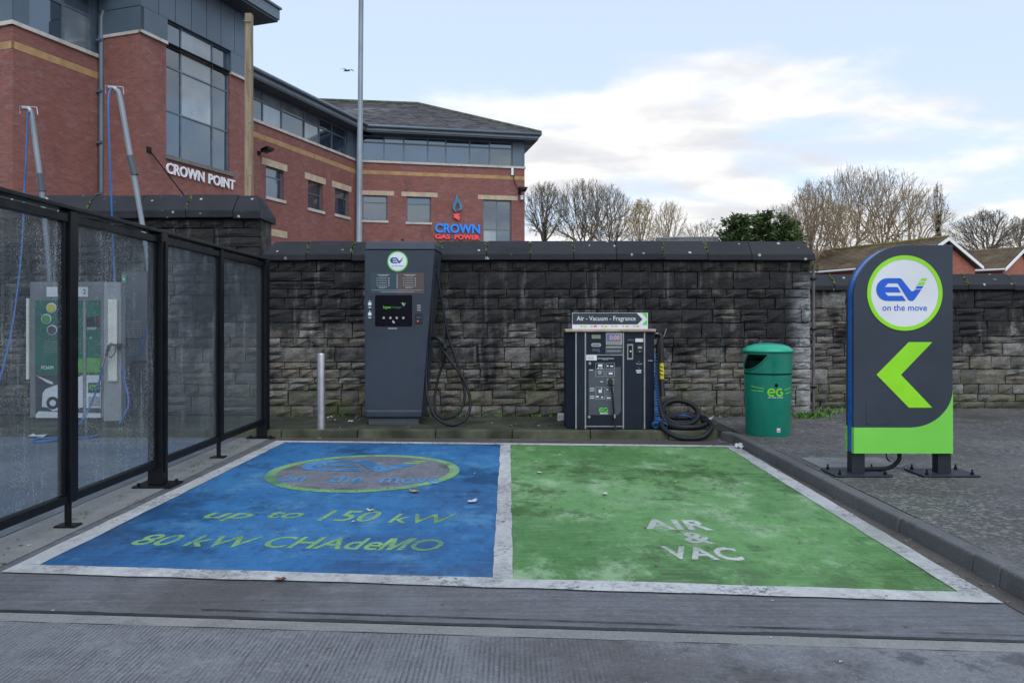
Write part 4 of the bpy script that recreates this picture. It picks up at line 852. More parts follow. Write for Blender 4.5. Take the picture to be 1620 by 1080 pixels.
for cx_ in (607, 649):
    pbox(m, cx_ - 10, cx_ + 9, 435.2, 434.2, YC, .003); pbox(m, cx_ - 7, cx_ + 6, 436.8, 436.1, YC, .003)
    for k, y_ in enumerate((440.2, 443.8, 447.6, 451.3)):
        pbox(m, cx_ - 11, cx_ - 9.5, y_ + .5, y_ - .8, YC, .003); pbox(m, cx_ - 8, cx_ + 5, y_ + .2, y_ - .5, YC, .003); pdisc(m, cx_ + 8.2, y_, 1.1, YC, .003, 12)
    for k in range(3): pbox(m, cx_ - 8, cx_ + 6.5 - k * 2, 453.7 + k * 1.1, 453.2 + k * 1.1, YC, .003)
pbox(m, 627.8, 628.8, 456, 434, YC, .003); pbox(m, 588, 668.5, 459.3, 458.7, YC, .003); pbox(m, 602, 655, 462, 461.3, YC, .003); m.build('printed_text', MAT['grey'], ip)
a, b = at(593.5, 516, YC), at(652, 466.8, YC); rr0 = .02
m = MB(); P = []
for cx_, cz_, a0 in ((b.x - rr0, b.z - rr0, 0), (a.x + rr0, b.z - rr0, 90), (a.x + rr0, a.z + rr0, 180), (b.x - rr0, a.z + rr0, 270)):
    P += [(cx_ + rr0 * math.cos(R(a0 + k * 22.5)), cz_ + rr0 * math.sin(R(a0 + k * 22.5))) for k in range(5)]
m.prism(P, (0, YC, 0), (1, 0, 0), (0, 0, 1), 0, .006); scn = m.build('screen', MAT['scr'], ch)
ptext('hyper', 606.5, 619, 489.2, 483.5, YC, MAT['scr_green'], 'lettering', scn, .008, bold=.03); ptext('charger', 619.5, 636, 488.8, 483.9, YC, MAT['scr_teal'], 'lettering', scn, .008)
m = MB()
for poly, mi in (([(635, 478.8), (639.2, 478.8), (638.8, 484.6)], 0), ([(639.4, 480.6), (642.7, 478.4), (639, 484.8)], 1)):
    Q = [at(x, y, YC) for x, y in poly]; m.prism([(q.x, q.z) for q in Q], (0, YC, 0), (1, 0, 0), (0, 0, 1), .006, .008, mi)
m.build('arrow_mark', [MAT['scr_white'], MAT['scr_green']], scn)
m = MB()
for x_ in (607.2, 617.7, 627.8, 638.2): pdisc(m, x_, 502.7, 1.9, YC, .008, 16)
m.build('touch_button', MAT['scr_white'], scn)
m = MB(); Q = [at(x, y, YC) for x, y in ((620.5, 508), (622, 506.3), (625, 509.5), (624.5, 511.5), (621.5, 511))]; m.prism([(q.x, q.z) for q in Q], (0, YC, 0), (1, 0, 0), (0, 0, 1), .006, .008); m.build('pointer_mark', MAT['scr_white'], scn)
m = MB(); pbox(m, 657.3, 668, 511.5, 495.2, YC, .012); cr = m.build('card_reader', MAT['black'], ch, bevel=.003)
m = MB(); pbox(m, 659, 666.2, 502.8, 501, YC, .0135); m.build('reader_display', MAT['scr_blue'], cr)
m = MB(); pdisc(m, 661.3, 507.8, 1.4, YC, .0135, 12); m.build('reader_mark', MAT['red'], cr)
m = MB(); pbox(m, 659.5, 666, 492, 481.5, YC, .002); st_ = m.build('sticker', MAT['brown'], ch); m = MB()
for y_ in (483, 486.5, 490.5): pbox(m, 660, 665.5, y_ + .7, y_ - .7, YC, .003)
m.build('sticker_print', MAT['grey'], st_)
for yt, yb in ((474.5, 489), (490.5, 503.8)):
    m = MB(); pbox(m, 580.5, 590.5, yb, yt, YC, .002); st_ = m.build('sticker', MAT['infob'], ch)
    m = MB(); pbox(m, 582.5, 587.5, yt + 8.5, yt + 3.5, YC, .003); pbox(m, 583, 587, yt + 12.5, yt + 11, YC, .003); pdisc(m, 585, yt + 1.8, 1, YC, .003, 10); m.build('sticker_print', MAT['label'], st_)
m = MB(); pbox(m, 614, 628, 520.3, 518.6, YC, .003); m.build('maker_plate', MAT['grey'], ch)
# connectors, green light frame, cables
m = MB()
for p_ in ([(677, 527), (680.5, 527.5)], [(676, 528), (675.3, 545)], [(675.6, 544.5), (678.5, 545)]): m.tube([at(x, y, YC + .22) for x, y in p_], .0055, 6)
m.build('status_light', MAT['led'], ch)
m = MB(); m.tube([at(688, 388, YC + .1), at(692, 392.5, YC + .35)], .006, 6); m.build('top_light', MAT['scr_teal'], ch)
m = MB(); m.tube(spline([at(678, 534, YC + .16), at(688, 533.5, YC + .10), at(696, 536, YC + .05), at(703, 546, YC + .03), at(704, 551, YC + .03)], 5), [.03] * 6 + [.036] * 8 + [.028] * 7, 10); plug = m.build('plug', MAT['black'], ch)
m = MB(); m.tube([at(690, 533, YC + .06), at(698, 533, YC + .02), at(703.5, 545, YC)], .012, 6); m.build('handle_grip', MAT['rubber'], plug)
def z3(lst): return [at(x, y, Y_) for x, y, Y_ in lst]
c1 = z3([(686.5, 412, YC + .2), (684.5, 460, YC + .17), (681.5, 525, YC + .12), (676.5, 560, YC + .1), (674, 600, YC + .05), (677.5, 632, YC - .05), (691, 661, YC - .14), (715, 672.3, YC - .2), (737, 662, YC - .16), (744, 636, YC - .08), (735, 603, YC - .02), (715, 574, YC + .02), (700, 552, YC + .05), (693, 540, YC + .05)])
MB().tube(spline(c1, 8), .0185, 10).build('cable', MAT['rubber'], ch)
c2 = z3([(687, 411, YC + .25), (698, 470, YC + .24), (709, 530, YC + .2), (724, 577, YC + .15), (734, 612, YC + .1), (733.5, 638, YC + .02), (722, 656, YC - .04), (704, 662, YC - .02), (690, 652, YC + .02), (688, 627, YC + .08), (694, 596, YC + .12), (703, 568, YC + .1), (704.5, 551, YC + .04)])
MB().tube(spline(c2, 8), .0165, 10).build('cable', MAT['rubber'], ch)
m = MB(); m.box(xr_t - .04, xr_t + .0, YC + .12, YC + .30, at(0, 420, YC).z, at(0, 396, YC).z); m.build('cable_outlet', MAT['black'], ch)

# bollard
bp = ground(508, 691.5); bo = thing('bollard', 'brushed steel bollard standing beside the charging station near the glass screen', 'bollard', bp)
m = MB(); m.lathe(bp, [(.049, 0), (.049, 1.01), (.047, 1.02), (.0, 1.024)], 28); m.build('tube', MAT['steel'], bo); m = MB(); m.lathe(bp, [(.075, 0), (.075, .008), (.05, .010)], 28); m.build('collar', MAT['galv'], bo)

# ------------------------------------------------------------------ air and vacuum machine
YM = 9.22
av = thing('air_machine', 'dark blue air and vacuum machine with a printed header sign', 'machine', (at(966, 0, YM).x, YM + .25, zk))
m = MB(); x0, x1 = at(896.5, 0, YM).x, at(1036.5, 0, YM).x; zb_, zt_ = zk + .004, at(0, 525, YM).z; xa, xb = at(912, 0, YM).x, at(1020, 0, YM).x
m.prism([(x0, YM + .10), (xa, YM), (xb, YM), (x1, YM + .06), (x1, YM + .52), (x0, YM + .52)], (0, 0, 0), (1, 0, 0), (0, 1, 0), zb_, zt_); m.build('cabinet', MAT['machine'], av, bevel=.006)
m = MB(); m.box(x0 - .02, x1 + .005, YM - .03, YM + .54, zt_ + .002, zt_ + .034); m.build('roof_trim', simple('bronze_trim', (.42, .33, .27), .35, .7, .35, 3), av, bevel=.004)
m = MB()
for x_ in (911.2, 926, 986, 1019.5): pbox(m, x_ - 1.0, x_ + 1.0, 678, 526, YM, .010)
m.build('upright_trim', MAT['alu'], av)
m = MB(); pbox(m, 927, 985, 562, 560.6, YM, .008); pbox(m, 927, 985, 674.8, 673.2, YM, .008); m.build('cross_trim', MAT['alu'], av)
m = MB(); pbox(m, 927.2, 984.8, 672.8, 562.4, YM, .004); dr = m.build('door', MAT['machine'], av)
m = MB(); pdisc(m, 933, 574.5, 2.2, YM, .012, 14); pdisc(m, 932, 659, 2.2, YM, .012, 14); m.build('lock', MAT['alu'], dr)
m = MB(); P = [(931, 585), (982, 580), (982, 650), (978, 656), (931, 656)]; Q = [at(x, y, YM) for x, y in P]; m.prism([(q.x, q.z) for q in Q], (0, YM, 0), (1, 0, 0), (0, 0, 1), .004, .006); m.build('instruction_panel', MAT['midgrey'], dr)
m = MB()
for bx, by, bw_, bh in ((942, 574, 14, 10), (958.5, 574, 14, 10), (942, 586.5, 14, 9), (958.5, 586.5, 14, 9), (942, 612, 15, 19), (958.5, 612, 12, 9), (958.5, 624, 12, 8)):
    for e in ((bx, bx + bw_, by, by - .5 + 1), (bx, bx + bw_, by + bh, by + bh - .5)): pbox(m, e[0], e[1], max(e[2:]), min(e[2:]), YM, .0072)
    pbox(m, bx, bx + .5, by + bh - .6, by + .6, YM, .0072); pbox(m, bx + bw_ - .5, bx + bw_, by + bh - .6, by + .6, YM, .0072)
m.build('instruction_frame', MAT['grey'], dr)
m = MB()
for bx0, bx1, by0, by1 in ((946, 953, 576, 580), (945, 948, 581.5, 583), (950, 953, 581.5, 583), (960, 962.5, 577.5, 580), (965, 970, 578, 580), (963, 969, 589, 592), (947, 950.5, 616, 621), (951, 952, 613, 621), (943, 947, 626, 628), (951, 954, 627, 629), (960, 962, 615, 617), (960, 966, 628, 630), (932, 938, 584.5, 585.6), (933, 940, 613.5, 614.6), (933, 940, 617, 618), (933, 940, 626, 627), (933, 940, 629, 630), (949, 954, 603, 604)): pbox(m, bx0, bx1, by1, by0, YM, .0085)
m.ring(at(948.8, 589.2, YM), .011, .017, (1, 0, 0), (0, 0, 1), .004, .0085, 16); m.build('instruction_print', MAT['label'], dr)['kind'] = 'stuff'
eg_logo(dr, 947.5, 962, 652, 644.3, YM, MAT['ringg'], 'logo', .010)
m = MB(); pbox(m, 949, 962, 654.3, 653, YM, .008); m.build('logo_caption', MAT['label'], dr)
m = MB(); pbox(m, 927.3, 944, 569.8, 561.5, YM, .013); lb = m.build('notice', MAT['label'], dr); m = MB()
for y_ in (563.5, 565.5, 567.5): pbox(m, 929, 942 - (y_ % 2) * 2, y_ + .4, y_ - .3, YM, .0145)
m.build('notice_print', MAT['grey'], lb)
m = MB(); pbox(m, 945, 971, 567.5, 566.2, YM, .008); pbox(m, 953, 962, 569, 568.2, YM, .008); m.build('slot_trim', MAT['grey'], dr)
m = MB(); pbox(m, 936, 950, 535.5, 529.5, YM, .008); m.build('coin_display', simple('lcd', (.17, .20, .14), .3), av)
m = MB(); c_ = at(943, 545.5, YM); pts = []
for sx, a0 in ((1, -90), (-1, 90)): pts += [(sx * .038 + .022 * math.cos(R(a0 + k * 30)), .022 * math.sin(R(a0 + k * 30))) for k in range(7)]
m.prism(pts, c_, (1, 0, 0), (0, 0, 1), 0, .010); cs = m.build('coin_slot', MAT['grey'], av); m = MB()
for k in range(5): pbox(m, 937.5 + k * 2.3, 939 + k * 2.3, 546.7, 544.3, YM, .0115)
m.build('coin_print', MAT['midgrey'], cs)
m = MB(); pbox(m, 936.5, 949, 555.5, 551.5, YM, .006); pdisc(m, 947.5, 555.8, 1.8, YM, .008, 12); m.build('note_plate', MAT['midgrey'], av)
m = MB(); pbox(m, 958.3, 984, 545.5, 526.5, YM, .012); td = m.build('timer_display', MAT['alu'], av)
m = MB(); pbox(m, 960, 981, 539.8, 528.5, YM, .014); m.build('timer_panel', MAT['dispblue'], td)
ptext('0:00', 964.5, 979.5, 537.3, 530.4, YM, MAT['amber'], 'digits', td, .016)
m = MB()
for k, x_ in enumerate((961, 964.5, 968, 971.5, 975, 978.5)): pbox(m, x_, x_ + 2, 543.8, 541.8, YM, .014)
m.build('warning_print', simple('warning_brown', (.30, .14, .04), .5), td)
m = MB(); pbox(m, 957.5, 984, 559, 547.3, YM, .010); vt = m.build('coin_tray', MAT['midgrey'], av); m = MB(); pbox(m, 958.5, 983.5, 549.8, 547.6, YM, .016); pbox(m, 960, 981.5, 555.6, 554.6, YM, .013); m.build('tray_edge', MAT['grey'], vt)
m = MB(); pbox(m, 992, 1001.5, 568.5, 544, YM, .008); ns = m.build('note_reader', MAT['alu'], av); m = MB(); pbox(m, 993.8, 999.8, 566, 546.5, YM, .010); m.build('reader_face', MAT['machine'], ns); m = MB(); pdisc(m, 997.4, 555.5, 1.3, YM, .014, 10); m.build('reader_button', MAT['label'], ns)
m = MB(); pbox(m, 1006.5, 1017.5, 558, 544.5, YM, .014); cp = m.build('card_terminal', MAT['black'], av); m = MB(); pbox(m, 1009, 1015, 551, 548, YM, .0155); pdisc(m, 1012, 556, 1, YM, .0155, 8); m.build('terminal_print', MAT['grey'], cp)
m = MB(); pbox(m, 1005, 1017.5, 540.8, 535.3, YM, .006); nl = m.build('payment_label', MAT['label'], av); m = MB(); pdisc(m, 1015.3, 536.7, .8, YM, .008, 8); m.build('payment_mark', MAT['red'], nl); m = MB(); pbox(m, 993, 1002.5, 539, 536.3, YM, .006); m.build('payment_print', MAT['midgrey'], av)
ptext('Vacuum', 1005.7, 1015.7, 576.2, 574.2, YM, MAT['label'], 'caption', av, .006); 
m = MB(); pbox(m, 1006, 1014.5, 586.8, 585, YM, .006); pbox(m, 1007, 1014, 589.8, 588.2, YM, .006); m.build('caption', MAT['label'], av)
m = MB(); pdisc(m, 1010.3, 571.5, 1.6, YM, .010, 12); pdisc(m, 1010.3, 582, 1.6, YM, .010, 12); m.build('start_button', MAT['midgrey'], av)
m = MB(); pbox(m, 1022, 1033, 571.2, 569.8, YM, -.02, .06); m.build('hose_bracket', MAT['alu'], av)
# nozzle socket, hanging hose
m = MB(); pbox(m, 959.5, 971.5, 607.5, 599, YM, .012); m.build('socket_plate', MAT['alu'], dr); m = MB(); m.tube([at(965.5, 603.5, YM), at(966.5, 604, YM - .07)], [.04, .03], 14); m.build('socket', MAT['black'], dr)
m = MB(); m.tube(spline([at(967, 606, YM - .05), at(969, 625, YM - .06), at(971, 650, YM - .06), at(973, 672, YM - .08), at(974, 682, YM - .1)]), .011, 8); m.build('air_line', MAT['rubber'], av); m = MB(); m.tube([at(972.2, 655, YM - .065), at(972.6, 661, YM - .068)], .014, 8); m.tube([at(974, 682, YM - .1), at(974.3, 690, YM - .12)], .012, 8); m.build('air_chuck', MAT['alu'], av)
# header sign
hs0, hs1 = YM + .06, YM + .10
a, b = at(905.3, 520.2, YM + .06), at(1025, 494.8, YM + .06)
m = MB(); m.box(a.x, b.x, hs0, hs1, a.z, b.z); hsn = m.build('header_sign', MAT['whiteP'], av)
def hp(P, mat, name, d0=0.0, d1=.002):
    Q = [at(x, y, hs0) for x, y in P]; return MB().prism([(q.x, q.z) for q in Q], (0, hs0, 0), (1, 0, 0), (0, 0, 1), d0, d1).build(name, mat, hsn)
hp([(905.8, 495.3), (1007.3, 495.3), (1016.3, 504.8), (1008.5, 513), (905.8, 513)], MAT['anthra'], 'header_panel')
hp([(1015.5, 495.3), (1023.7, 495.3), (1023.7, 503.8)], MAT['ringg'], 'header_corner'); hp([(1023.7, 505.6), (1023.7, 513.6), (1015.5, 513.6)], MAT['ringg'], 'header_corner')
ptext('Air - Vacuum - Fragrance', 912.3, 1005.5, 509.3, 500, hs0, MAT['whiteP'], 'lettering', hsn, .004, bold=.006)
for x_, c_ in ((923, 'yellow'), (939.3, 'red'), (956, 'yellow'), (972, 'yellow'), (989.5, 'yellow'), (1006.5, 'yellow')):
    m = MB(); pbox(m, x_, x_ + 5, 517.3, 514.6, hs0, .002); m.build('price_tag', MAT[c_], hsn); m = MB(); pbox(m, x_ - 4.5, x_ - 2, 517, 514.9, hs0, .002); m.build('price_icon', MAT['grey'], hsn)
# vacuum hose and blue curly air hose
m = MB(); pts = [at(1037, 529, YM + .15), at(1045, 531, YM + .12), at(1042.5, 545, YM + .1), at(1040.5, 580, YM + .1), at(1041, 620, YM + .08), at(1046, 652, YM + .02), at(1053, 668, YM - .02), at(1062, 676, YM)]
m.tube(spline(pts, 8), .032, 12); hz_ = .13
def coil(cx_, cy_, cz0, rx, ry, turns, rise, tilt, ph, n=26):
    P = []
    for i in range(int(turns * n) + 1):
        t = 2 * math.pi * i / n + ph; P.append(V((cx_ + rx * math.cos(t), cy_ + ry * math.sin(t), cz0 + rise * i / n + tilt * math.sin(t))))
    return P
hx = at(1083, 0, 9.2).x
m.tube(coil(hx - .02, 9.36, .285, .22, .16, 1.35, .004, .13, 2.6), .032, 12)
m.tube(coil(hx + .03, 9.27, .20, .27, .17, 1.3, -.01, .06, 2.9), .032, 12)
m.tube(spline([V((hx - .23, 9.28, .24)), V((hx - .30, 9.10, .15)), V((hx - .14, 8.93, .045)), V((hx + .12, 8.92, .04)), V((hx + .26, 9.0, .12)), V((hx + .30, 9.14, .17)), V((hx + .24, 9.3, .2))], 8), .031, 12)
m.tube(spline([V((hx - .16, 9.30, .235)), V((hx, 9.24, .235)), V((hx + .15, 9.30, .24))], 6), .031, 12)
m.build('vacuum_hose', MAT['rubber'], av)
m = MB(); m.tube([at(1046.5, 574, YM + .08), at(1047, 599, YM + .08)], .027, 12); vs_ = m.build('hose_sleeve', MAT['yellow'], av); m = MB(); m.tube([at(1046, 531, YM + .1), at(1046.5, 574, YM + .08)], .03, 12); m.build('hose_end', MAT['black'], av); m = MB(); m.tube([at(1047, 599, YM + .08), at(1048.5, 627, YM + .06)], [.026, .038], 12); m.build('nozzle', MAT['black'], av)
m = MB()
for y_ in (579, 585, 591): m.tube([at(1044.5, y_, YM + .055), at(1049, y_ + 2.5, YM + .05)], .006, 5)
m.build('sleeve_mark', MAT['black'], vs_)
m = MB(); P = []
for i in range(420):                     # curly air hose, tighter and wider towards the floor
    t = i / 419; c = lerp(at(1037, 560, YM + .02), at(1040, 664, YM - .02), t ** .9); rr1 = .012 + .026 * t ** 2; an = i * .36; P.append(c + V((math.cos(an) * rr1, math.sin(an) * rr1, 0)))
m.tube(P, .0042, 5)
for k, (px_, py_, rr1) in enumerate(((1037, 672, .035), (1045, 670, .04), (1051, 673, .032), (1043, 666, .03))):
    c = at(px_, py_, YM - .04); m.tube([c + V((math.cos(a_ * .5) * rr1, -.02 + .0012 * a_, math.sin(a_ * .5) * rr1)) for a_ in range(60)], .006, 5)
m.tube(spline([at(1066, 662, 9.3), at(1072, 657.5, 9.2), at(1083, 656.5, 9.15), at(1092, 659.5, 9.2), at(1096, 663, 9.25)], 6), .007, 6)
m.tube([at(1067, 664, 9.28) + V((math.cos(a_ * .6) * .02, 0.0, math.sin(a_ * .6) * .03 - a_ * .0005)) for a_ in range(40)], .006, 5); m.build('curly_hose', MAT['hoseblue'], av)
m = MB(); m.tube([at(1037, 527.5, YM + .1), at(1042, 527.3, YM + .1)], .006, 6); m.tube([at(1049, 535, YM + .1), at(1054.5, 519.5, YM + .1)], .005, 6); m.build('hose_hook', MAT['alu'], av)

# ------------------------------------------------------------------ litter bin
bc = ground(1225, 691, .10); bc.y += .22; bc.z = .1; bn = thing('litter_bin', 'green domed litter bin on the pavement beside the kerb', 'bin', bc)
bn_h = 1.05
m = MB(); m.lathe(bc, [(.24, 0), (.246, .02), (.263, .70), (.263, .705)], 56); m.build('body', MAT['bin'], bn)
m = MB(); thc = math.atan2(-.945, -.327) - R(62); hz0, hz1 = .715, .955; n_ = 144; nz_ = 44; prof = lambda z: .266 + .006 * (z - hz0) / (hz1 - hz0)
def hole(k, z): 
    th = 2 * math.pi * k / n_; d = (th - thc + math.pi) % (2 * math.pi) - math.pi; zt_ = .935; dep = zt_ - .75
    x = abs(d) / R(64)
    return x < 1 and z < zt_ and z > zt_ - dep * (1 - x ** 2.4) 
P = []; F = []
for j in range(nz_ + 1):
    z = lerp(hz0, hz1, j / nz_)
    for k in range(n_): th = 2 * math.pi * k / n_; P.append(bc + V((prof(z) * math.cos(th), prof(z) * math.sin(th), z)))
for j in range(nz_):
    for k in range(n_):
        if hole(k + .5, lerp(hz0, hz1, (j + .5) / nz_)): continue
        F.append((j * n_ + k, j * n_ + (k + 1) % n_, (j + 1) * n_ + (k + 1) % n_, (j + 1) * n_ + k))
m.add(P, F, 0, True); hood = m.build('hood', MAT['bin'], bn)
sol = hood.modifiers.new('wall', 'SOLIDIFY'); sol.thickness = .012; sol.offset = -1
m = MB(); pts = []
for i in range(-40, 41): x = i / 40; th = thc + x * R(64); z = .935 - .185 * (1 - abs(x) ** 2.4); pts.append(bc + V((.271 * math.cos(th), .271 * math.sin(th), z)))
for i in range(40, -41, -1): x = i / 40; th = thc + x * R(64); pts.append(bc + V((.271 * math.cos(th), .271 * math.sin(th), .935)))
m.tube(pts, .007, 6); m.build('opening_rim', MAT['bin'], hood)
m = MB(); m.lathe(bc, [(.20, .2), (.235, .70), (.235, .86)], 40); m.lathe(bc, [(.0, .55), (.22, .55)], 40); m.build('liner', MAT['bindark'], bn)
m = MB(); m.lathe(bc, [(.255, .952), (.285, .955), (.289, .968), (.278, .985), (.23, 1.022), (.15, 1.045), (.07, 1.054), (0, 1.056)], 56); m.build('lid', MAT['binlid'], bn)
m = MB(); m.lathe(bc, [(.2655, .70), (.262, .705), (.262, .712), (.2665, .716)], 56); m.build('seam', MAT['bindark'], bn)
camdir = (V((0, 0, 0)) - V((bc.x, bc.y, 0))).normalized()
def onbin(p, r_=None):                   # wrap a point drawn on the plane through the bin's axis onto its shell
    U2 = V((-camdir.y, camdir.x, 0)); q = V(p) - bc; u = q.dot(U2); z = q.z; rad = lerp(.246, .263, min(1, z / .7)) + .002
    th = u / rad; return bc + camdir * math.cos(th) * rad + U2 * math.sin(th) * rad + V((0, 0, z))
Yb = bc.y; eg_logo(bn, 1214.3, 1240, 623.5, 611.3, Yb, MAT['lime'], 'logo', 0.0, onbin)
def bintext(s, x0, x1, yb, yt, mat):
    uv, fs = text_mesh(s, bold=.01); bl, br, tl = at(x0, yb, Yb), at(x1, yb, Yb), at(x0, yt, Yb)
    MB().add([onbin(lerp(bl, br, u) + (tl - bl) * w_) for u, w_ in uv], fs).build('lettering', mat, bn)
bintext('on the move', 1215, 1239.5, 626.3, 623.6, MAT['label'])
for px0, px1, py0, py1 in ((1186, 1209, 609.5, 612.5), (1186, 1208, 616, 616.5), (1243, 1262, 614.5, 611), (1244, 1262, 620, 618)):
    m = MB(); A = [(lerp(px0, px1, k / 6), lerp(py0, py1, k / 6)) for k in range(7)]; q = [onbin(at(x, y, Yb)) for x, y in A] + [onbin(at(x, y - .9, Yb)) for x, y in A]
    m.add(q, [(k, k + 1, k + 8, k + 7) for k in range(6)]); m.build('pinstripe', MAT['lime'], bn)
m = MB(); q = [onbin(at(x, y, Yb)) for x, y in ((1229, 679), (1235, 679), (1235, 672.5), (1229, 672.5))]; m.add(q, [(0, 1, 2, 3)]); sk = m.build('sticker', MAT['label'], bn)
m = MB(); q = [onbin(at(x, y, Yb)) + camdir * .001 for x, y in ((1229.6, 677.8), (1234.4, 677.8), (1234.4, 676.2), (1229.6, 676.2))]; m.add(q, [(0, 1, 2, 3)]); m.build('sticker_print', MAT['red'], sk)
m = MB(); c_ = onbin(at(1228, 606.5, Yb)); m.lathe((0, 0, 0), [(.0, 0)], 3) if False else m.prism([(math.cos(k * .524) * .02, math.sin(k * .524) * .02) for k in range(12)], c_, V((-camdir.y, camdir.x, 0)), (0, 0, 1), -.004, .003); m.build('lock', MAT['bindark'], bn)

# ------------------------------------------------------------------ sign totem
YS_ = 6.40; px2 = YS_ / FX; dT = .15
tt = thing('totem_sign', 'tall dark grey charging totem with white roundel and lime arrow', 'sign', (at(1430, 0, YS_).x, YS_ + .07, .1))
L_, R_, T_, Bm = at(1350.5, 0, YS_).x, at(1507.5, 0, YS_).x, at(0, 387.5, YS_).z, at(0, 717, YS_).z
rc = 84 * px2
def outline(inset=0.0, xl_=L_, xr_=R_, zt_=T_, zb_=Bm):
    c = (xl_ + rc, zt_ - rc); return [(xl_ + inset, zb_ + inset), (xr_ - inset, zb_ + inset), (xr_ - inset, zt_ - inset)] + [(c[0] + (rc - inset) * math.cos(R(a_)), c[1] + (rc - inset) * math.sin(R(a_))) for a_ in range(90, 181, 5)]
AX, AZ = (1, 0, 0), (0, 0, 1)
MB().prism(outline(), (0, YS_, 0), AX, AZ, -.035, 0).build('front_panel', MAT['anthra'], tt, bevel=.004)
MB().prism(outline(.004), (0, YS_ + dT, 0), AX, AZ, .036, dT - .036).build('blue_core', simple('totem_blue', (.006, .12, .50), .3, .1, .1), tt)
MB().prism(outline(), (0, YS_ + dT, 0), AX, AZ, 0, .035).build('rear_panel', MAT['anthra'], tt, bevel=.004)
arcp = [at(1507.3, 616, YS_), ] ; cA = at(1440, 615, YS_); ra_ = 61 * px2
lp_ = [(L_ + .001, Bm + .001), (R_ - .001, Bm + .001), (R_ - .001, at(0, 614, YS_).z)]
for a_ in range(0, 91, 6): lp_.append((lerp(R_ - .001, at(1440, 0, YS_).x, math.sin(R(a_))) if False else at(1440, 0, YS_).x + (R_ - .001 - at(1440, 0, YS_).x) * math.cos(R(a_)), at(0, 614, YS_).z - (at(0, 614, YS_).z - at(0, 676, YS_).z) * math.sin(R(a_))))
lp_.append((L_ + .001, at(0, 676, YS_).z))
MB().prism(lp_[:2] + lp_[3:], (0, YS_, 0), AX, AZ, 0, .003).build('lime_panel', MAT['lime2'], tt)
m = MB(); m.box(L_ - .003, L_ - .0005, YS_ + .002, YS_ + .033, Bm, at(0, 676, YS_).z); m.box(L_ - .003, L_ - .0005, YS_ + dT - .033, YS_ + dT - .002, Bm, at(0, 676, YS_).z); m.build('lime_edge', MAT['lime2'], tt)
rcx, rcy = 1431, 463.5
m = MB(); m.ring(at(rcx, rcy, YS_), 53.3 * px2, 59.5 * px2, AX, AZ, 0, .006, 96); m.build('roundel_ring', MAT['lime'], tt)
m = MB(); pdisc(m, rcx, rcy, 53.2, YS_, .004, 96); rd_ = m.build('roundel', MAT['whiteP'], tt)
O = at(1390, 476, YS_); wl3 = 76.5 * px2; ev_logo(O, V((wl3, 0, 0)), V((0, 0, wl3 * 1.02)), .004, .006, [MAT['evblue'], MAT['lime']], rd_)
ptext('on the move', 1395.5, 1466, 491.5, 481.5, YS_, MAT['evblue'], 'lettering', rd_, .006, bold=.006)
P = [(1437.5, 541), (1474.5, 541), (1425, 592.5), (1474.5, 644.5), (1437.5, 644.5), (1386.5, 592.5)]; Q = [at(x, y, YS_) for x, y in P]
MB().prism([(q.x, q.z) for q in Q], (0, YS_, 0), AX, AZ, 0, .004).build('arrow', MAT['lime'], tt)
m = MB()
for e in ((1370, 1370.5, 671.5, 634), (1370.6, 1407, 671.5, 671.1)): pbox(m, e[0], e[1], e[2], e[3], YS_, .0012)
for e in ((1372, 669.5), (1405, 669.5)): pdisc(m, e[0], e[1], .9, YS_, .002, 8)
m.build('hatch_seam', MAT['black'], tt)
for cxp in (1354.5, 1490):
    x_ = at(cxp, 0, YS_ + .07).x; yy = YS_ + .075; m = MB(); m.box(x_ - .055, x_ + .055, yy - .045, yy + .045, .118, Bm - .001); lg = m.build('leg', MAT['anthra2'], tt)
    m = MB(); m.box(x_ - .24, x_ + .24, yy - .16, yy + .16, .104, .117); fp = m.build('foot_plate', MAT['anthra2'], tt, bevel=.003); m = MB()
    for sx in (-.19, .19):
        for sy in (-.12, .12): m.lathe((x_ + sx, yy + sy, .117), [(.014, 0), (.014, .02), (.007, .021), (.007, .045), (0, .045)], 8, smooth=False)
    m.build('anchor_bolt', MAT['frame'], fp)
m = MB(); m.tube(spline([at(1423, 717, YS_ + .08), at(1422, 727, YS_ + .08), at(1412, 737, YS_ + .1), at(1398, 741, YS_ + .12), at(1378, 741.5, YS_ + .14), at(1362, 742, YS_ + .1)], 6), .018, 8); m.tube(spline([at(1402, 717, YS_ + .08), at(1403, 724, YS_ + .08), at(1408, 730, YS_ + .09)], 5), .006, 6); m.build('power_cable', MAT['rubber'], tt)

# ------------------------------------------------------------------ wash bay behind the glass
YV = 10.0
wm = thing('wash_machine', 'grey jet wash machine with a green front and number 2 header', 'machine', (at(118, 0, YV).x, YV + .3, .096))
x0, x1 = at(47, 0, YV).x, at(165.5, 0, YV).x; zt_ = at(0, 446, YV).z
m = MB(); m.box(x0, x1, YV, YV + .30, .14, zt_); m.build('cabinet', MAT['cabinet'], wm, bevel=.01); m = MB(); m.box(x0 + .02, x1 - .02, YV + .03, YV + .28, .097, .139); m.build('plinth', MAT['midgrey'], wm)
m = MB(); m.hexa([(x1 + .002, YV - .02, .10), (at(191, 0, YV).x, YV + .02, .10), (at(191, 0, YV).x, YV + .13, .10), (x1 + .002, YV + .13, .10), (x1 + .002, YV - .02, zt_), (at(190, 0, YV).x, YV + .02, zt_), (at(190, 0, YV).x, YV + .13, zt_), (x1 + .002, YV + .13, zt_)]); sp_ = m.build('side_column', simple('side_column_grey', (.30, .305, .31), .5, .1, .1, 3), wm)
m = MB(); pbox(m, 172, 186.5, 603, 474, YV, .03); m.build('lamp_cover', MAT['cream'], sp_, bevel=.01); m = MB(); pbox(m, 42.5, 46.5, 600, 472, YV, .02, .05); m.build('lamp_cover', MAT['cream'], wm, bevel=.006)
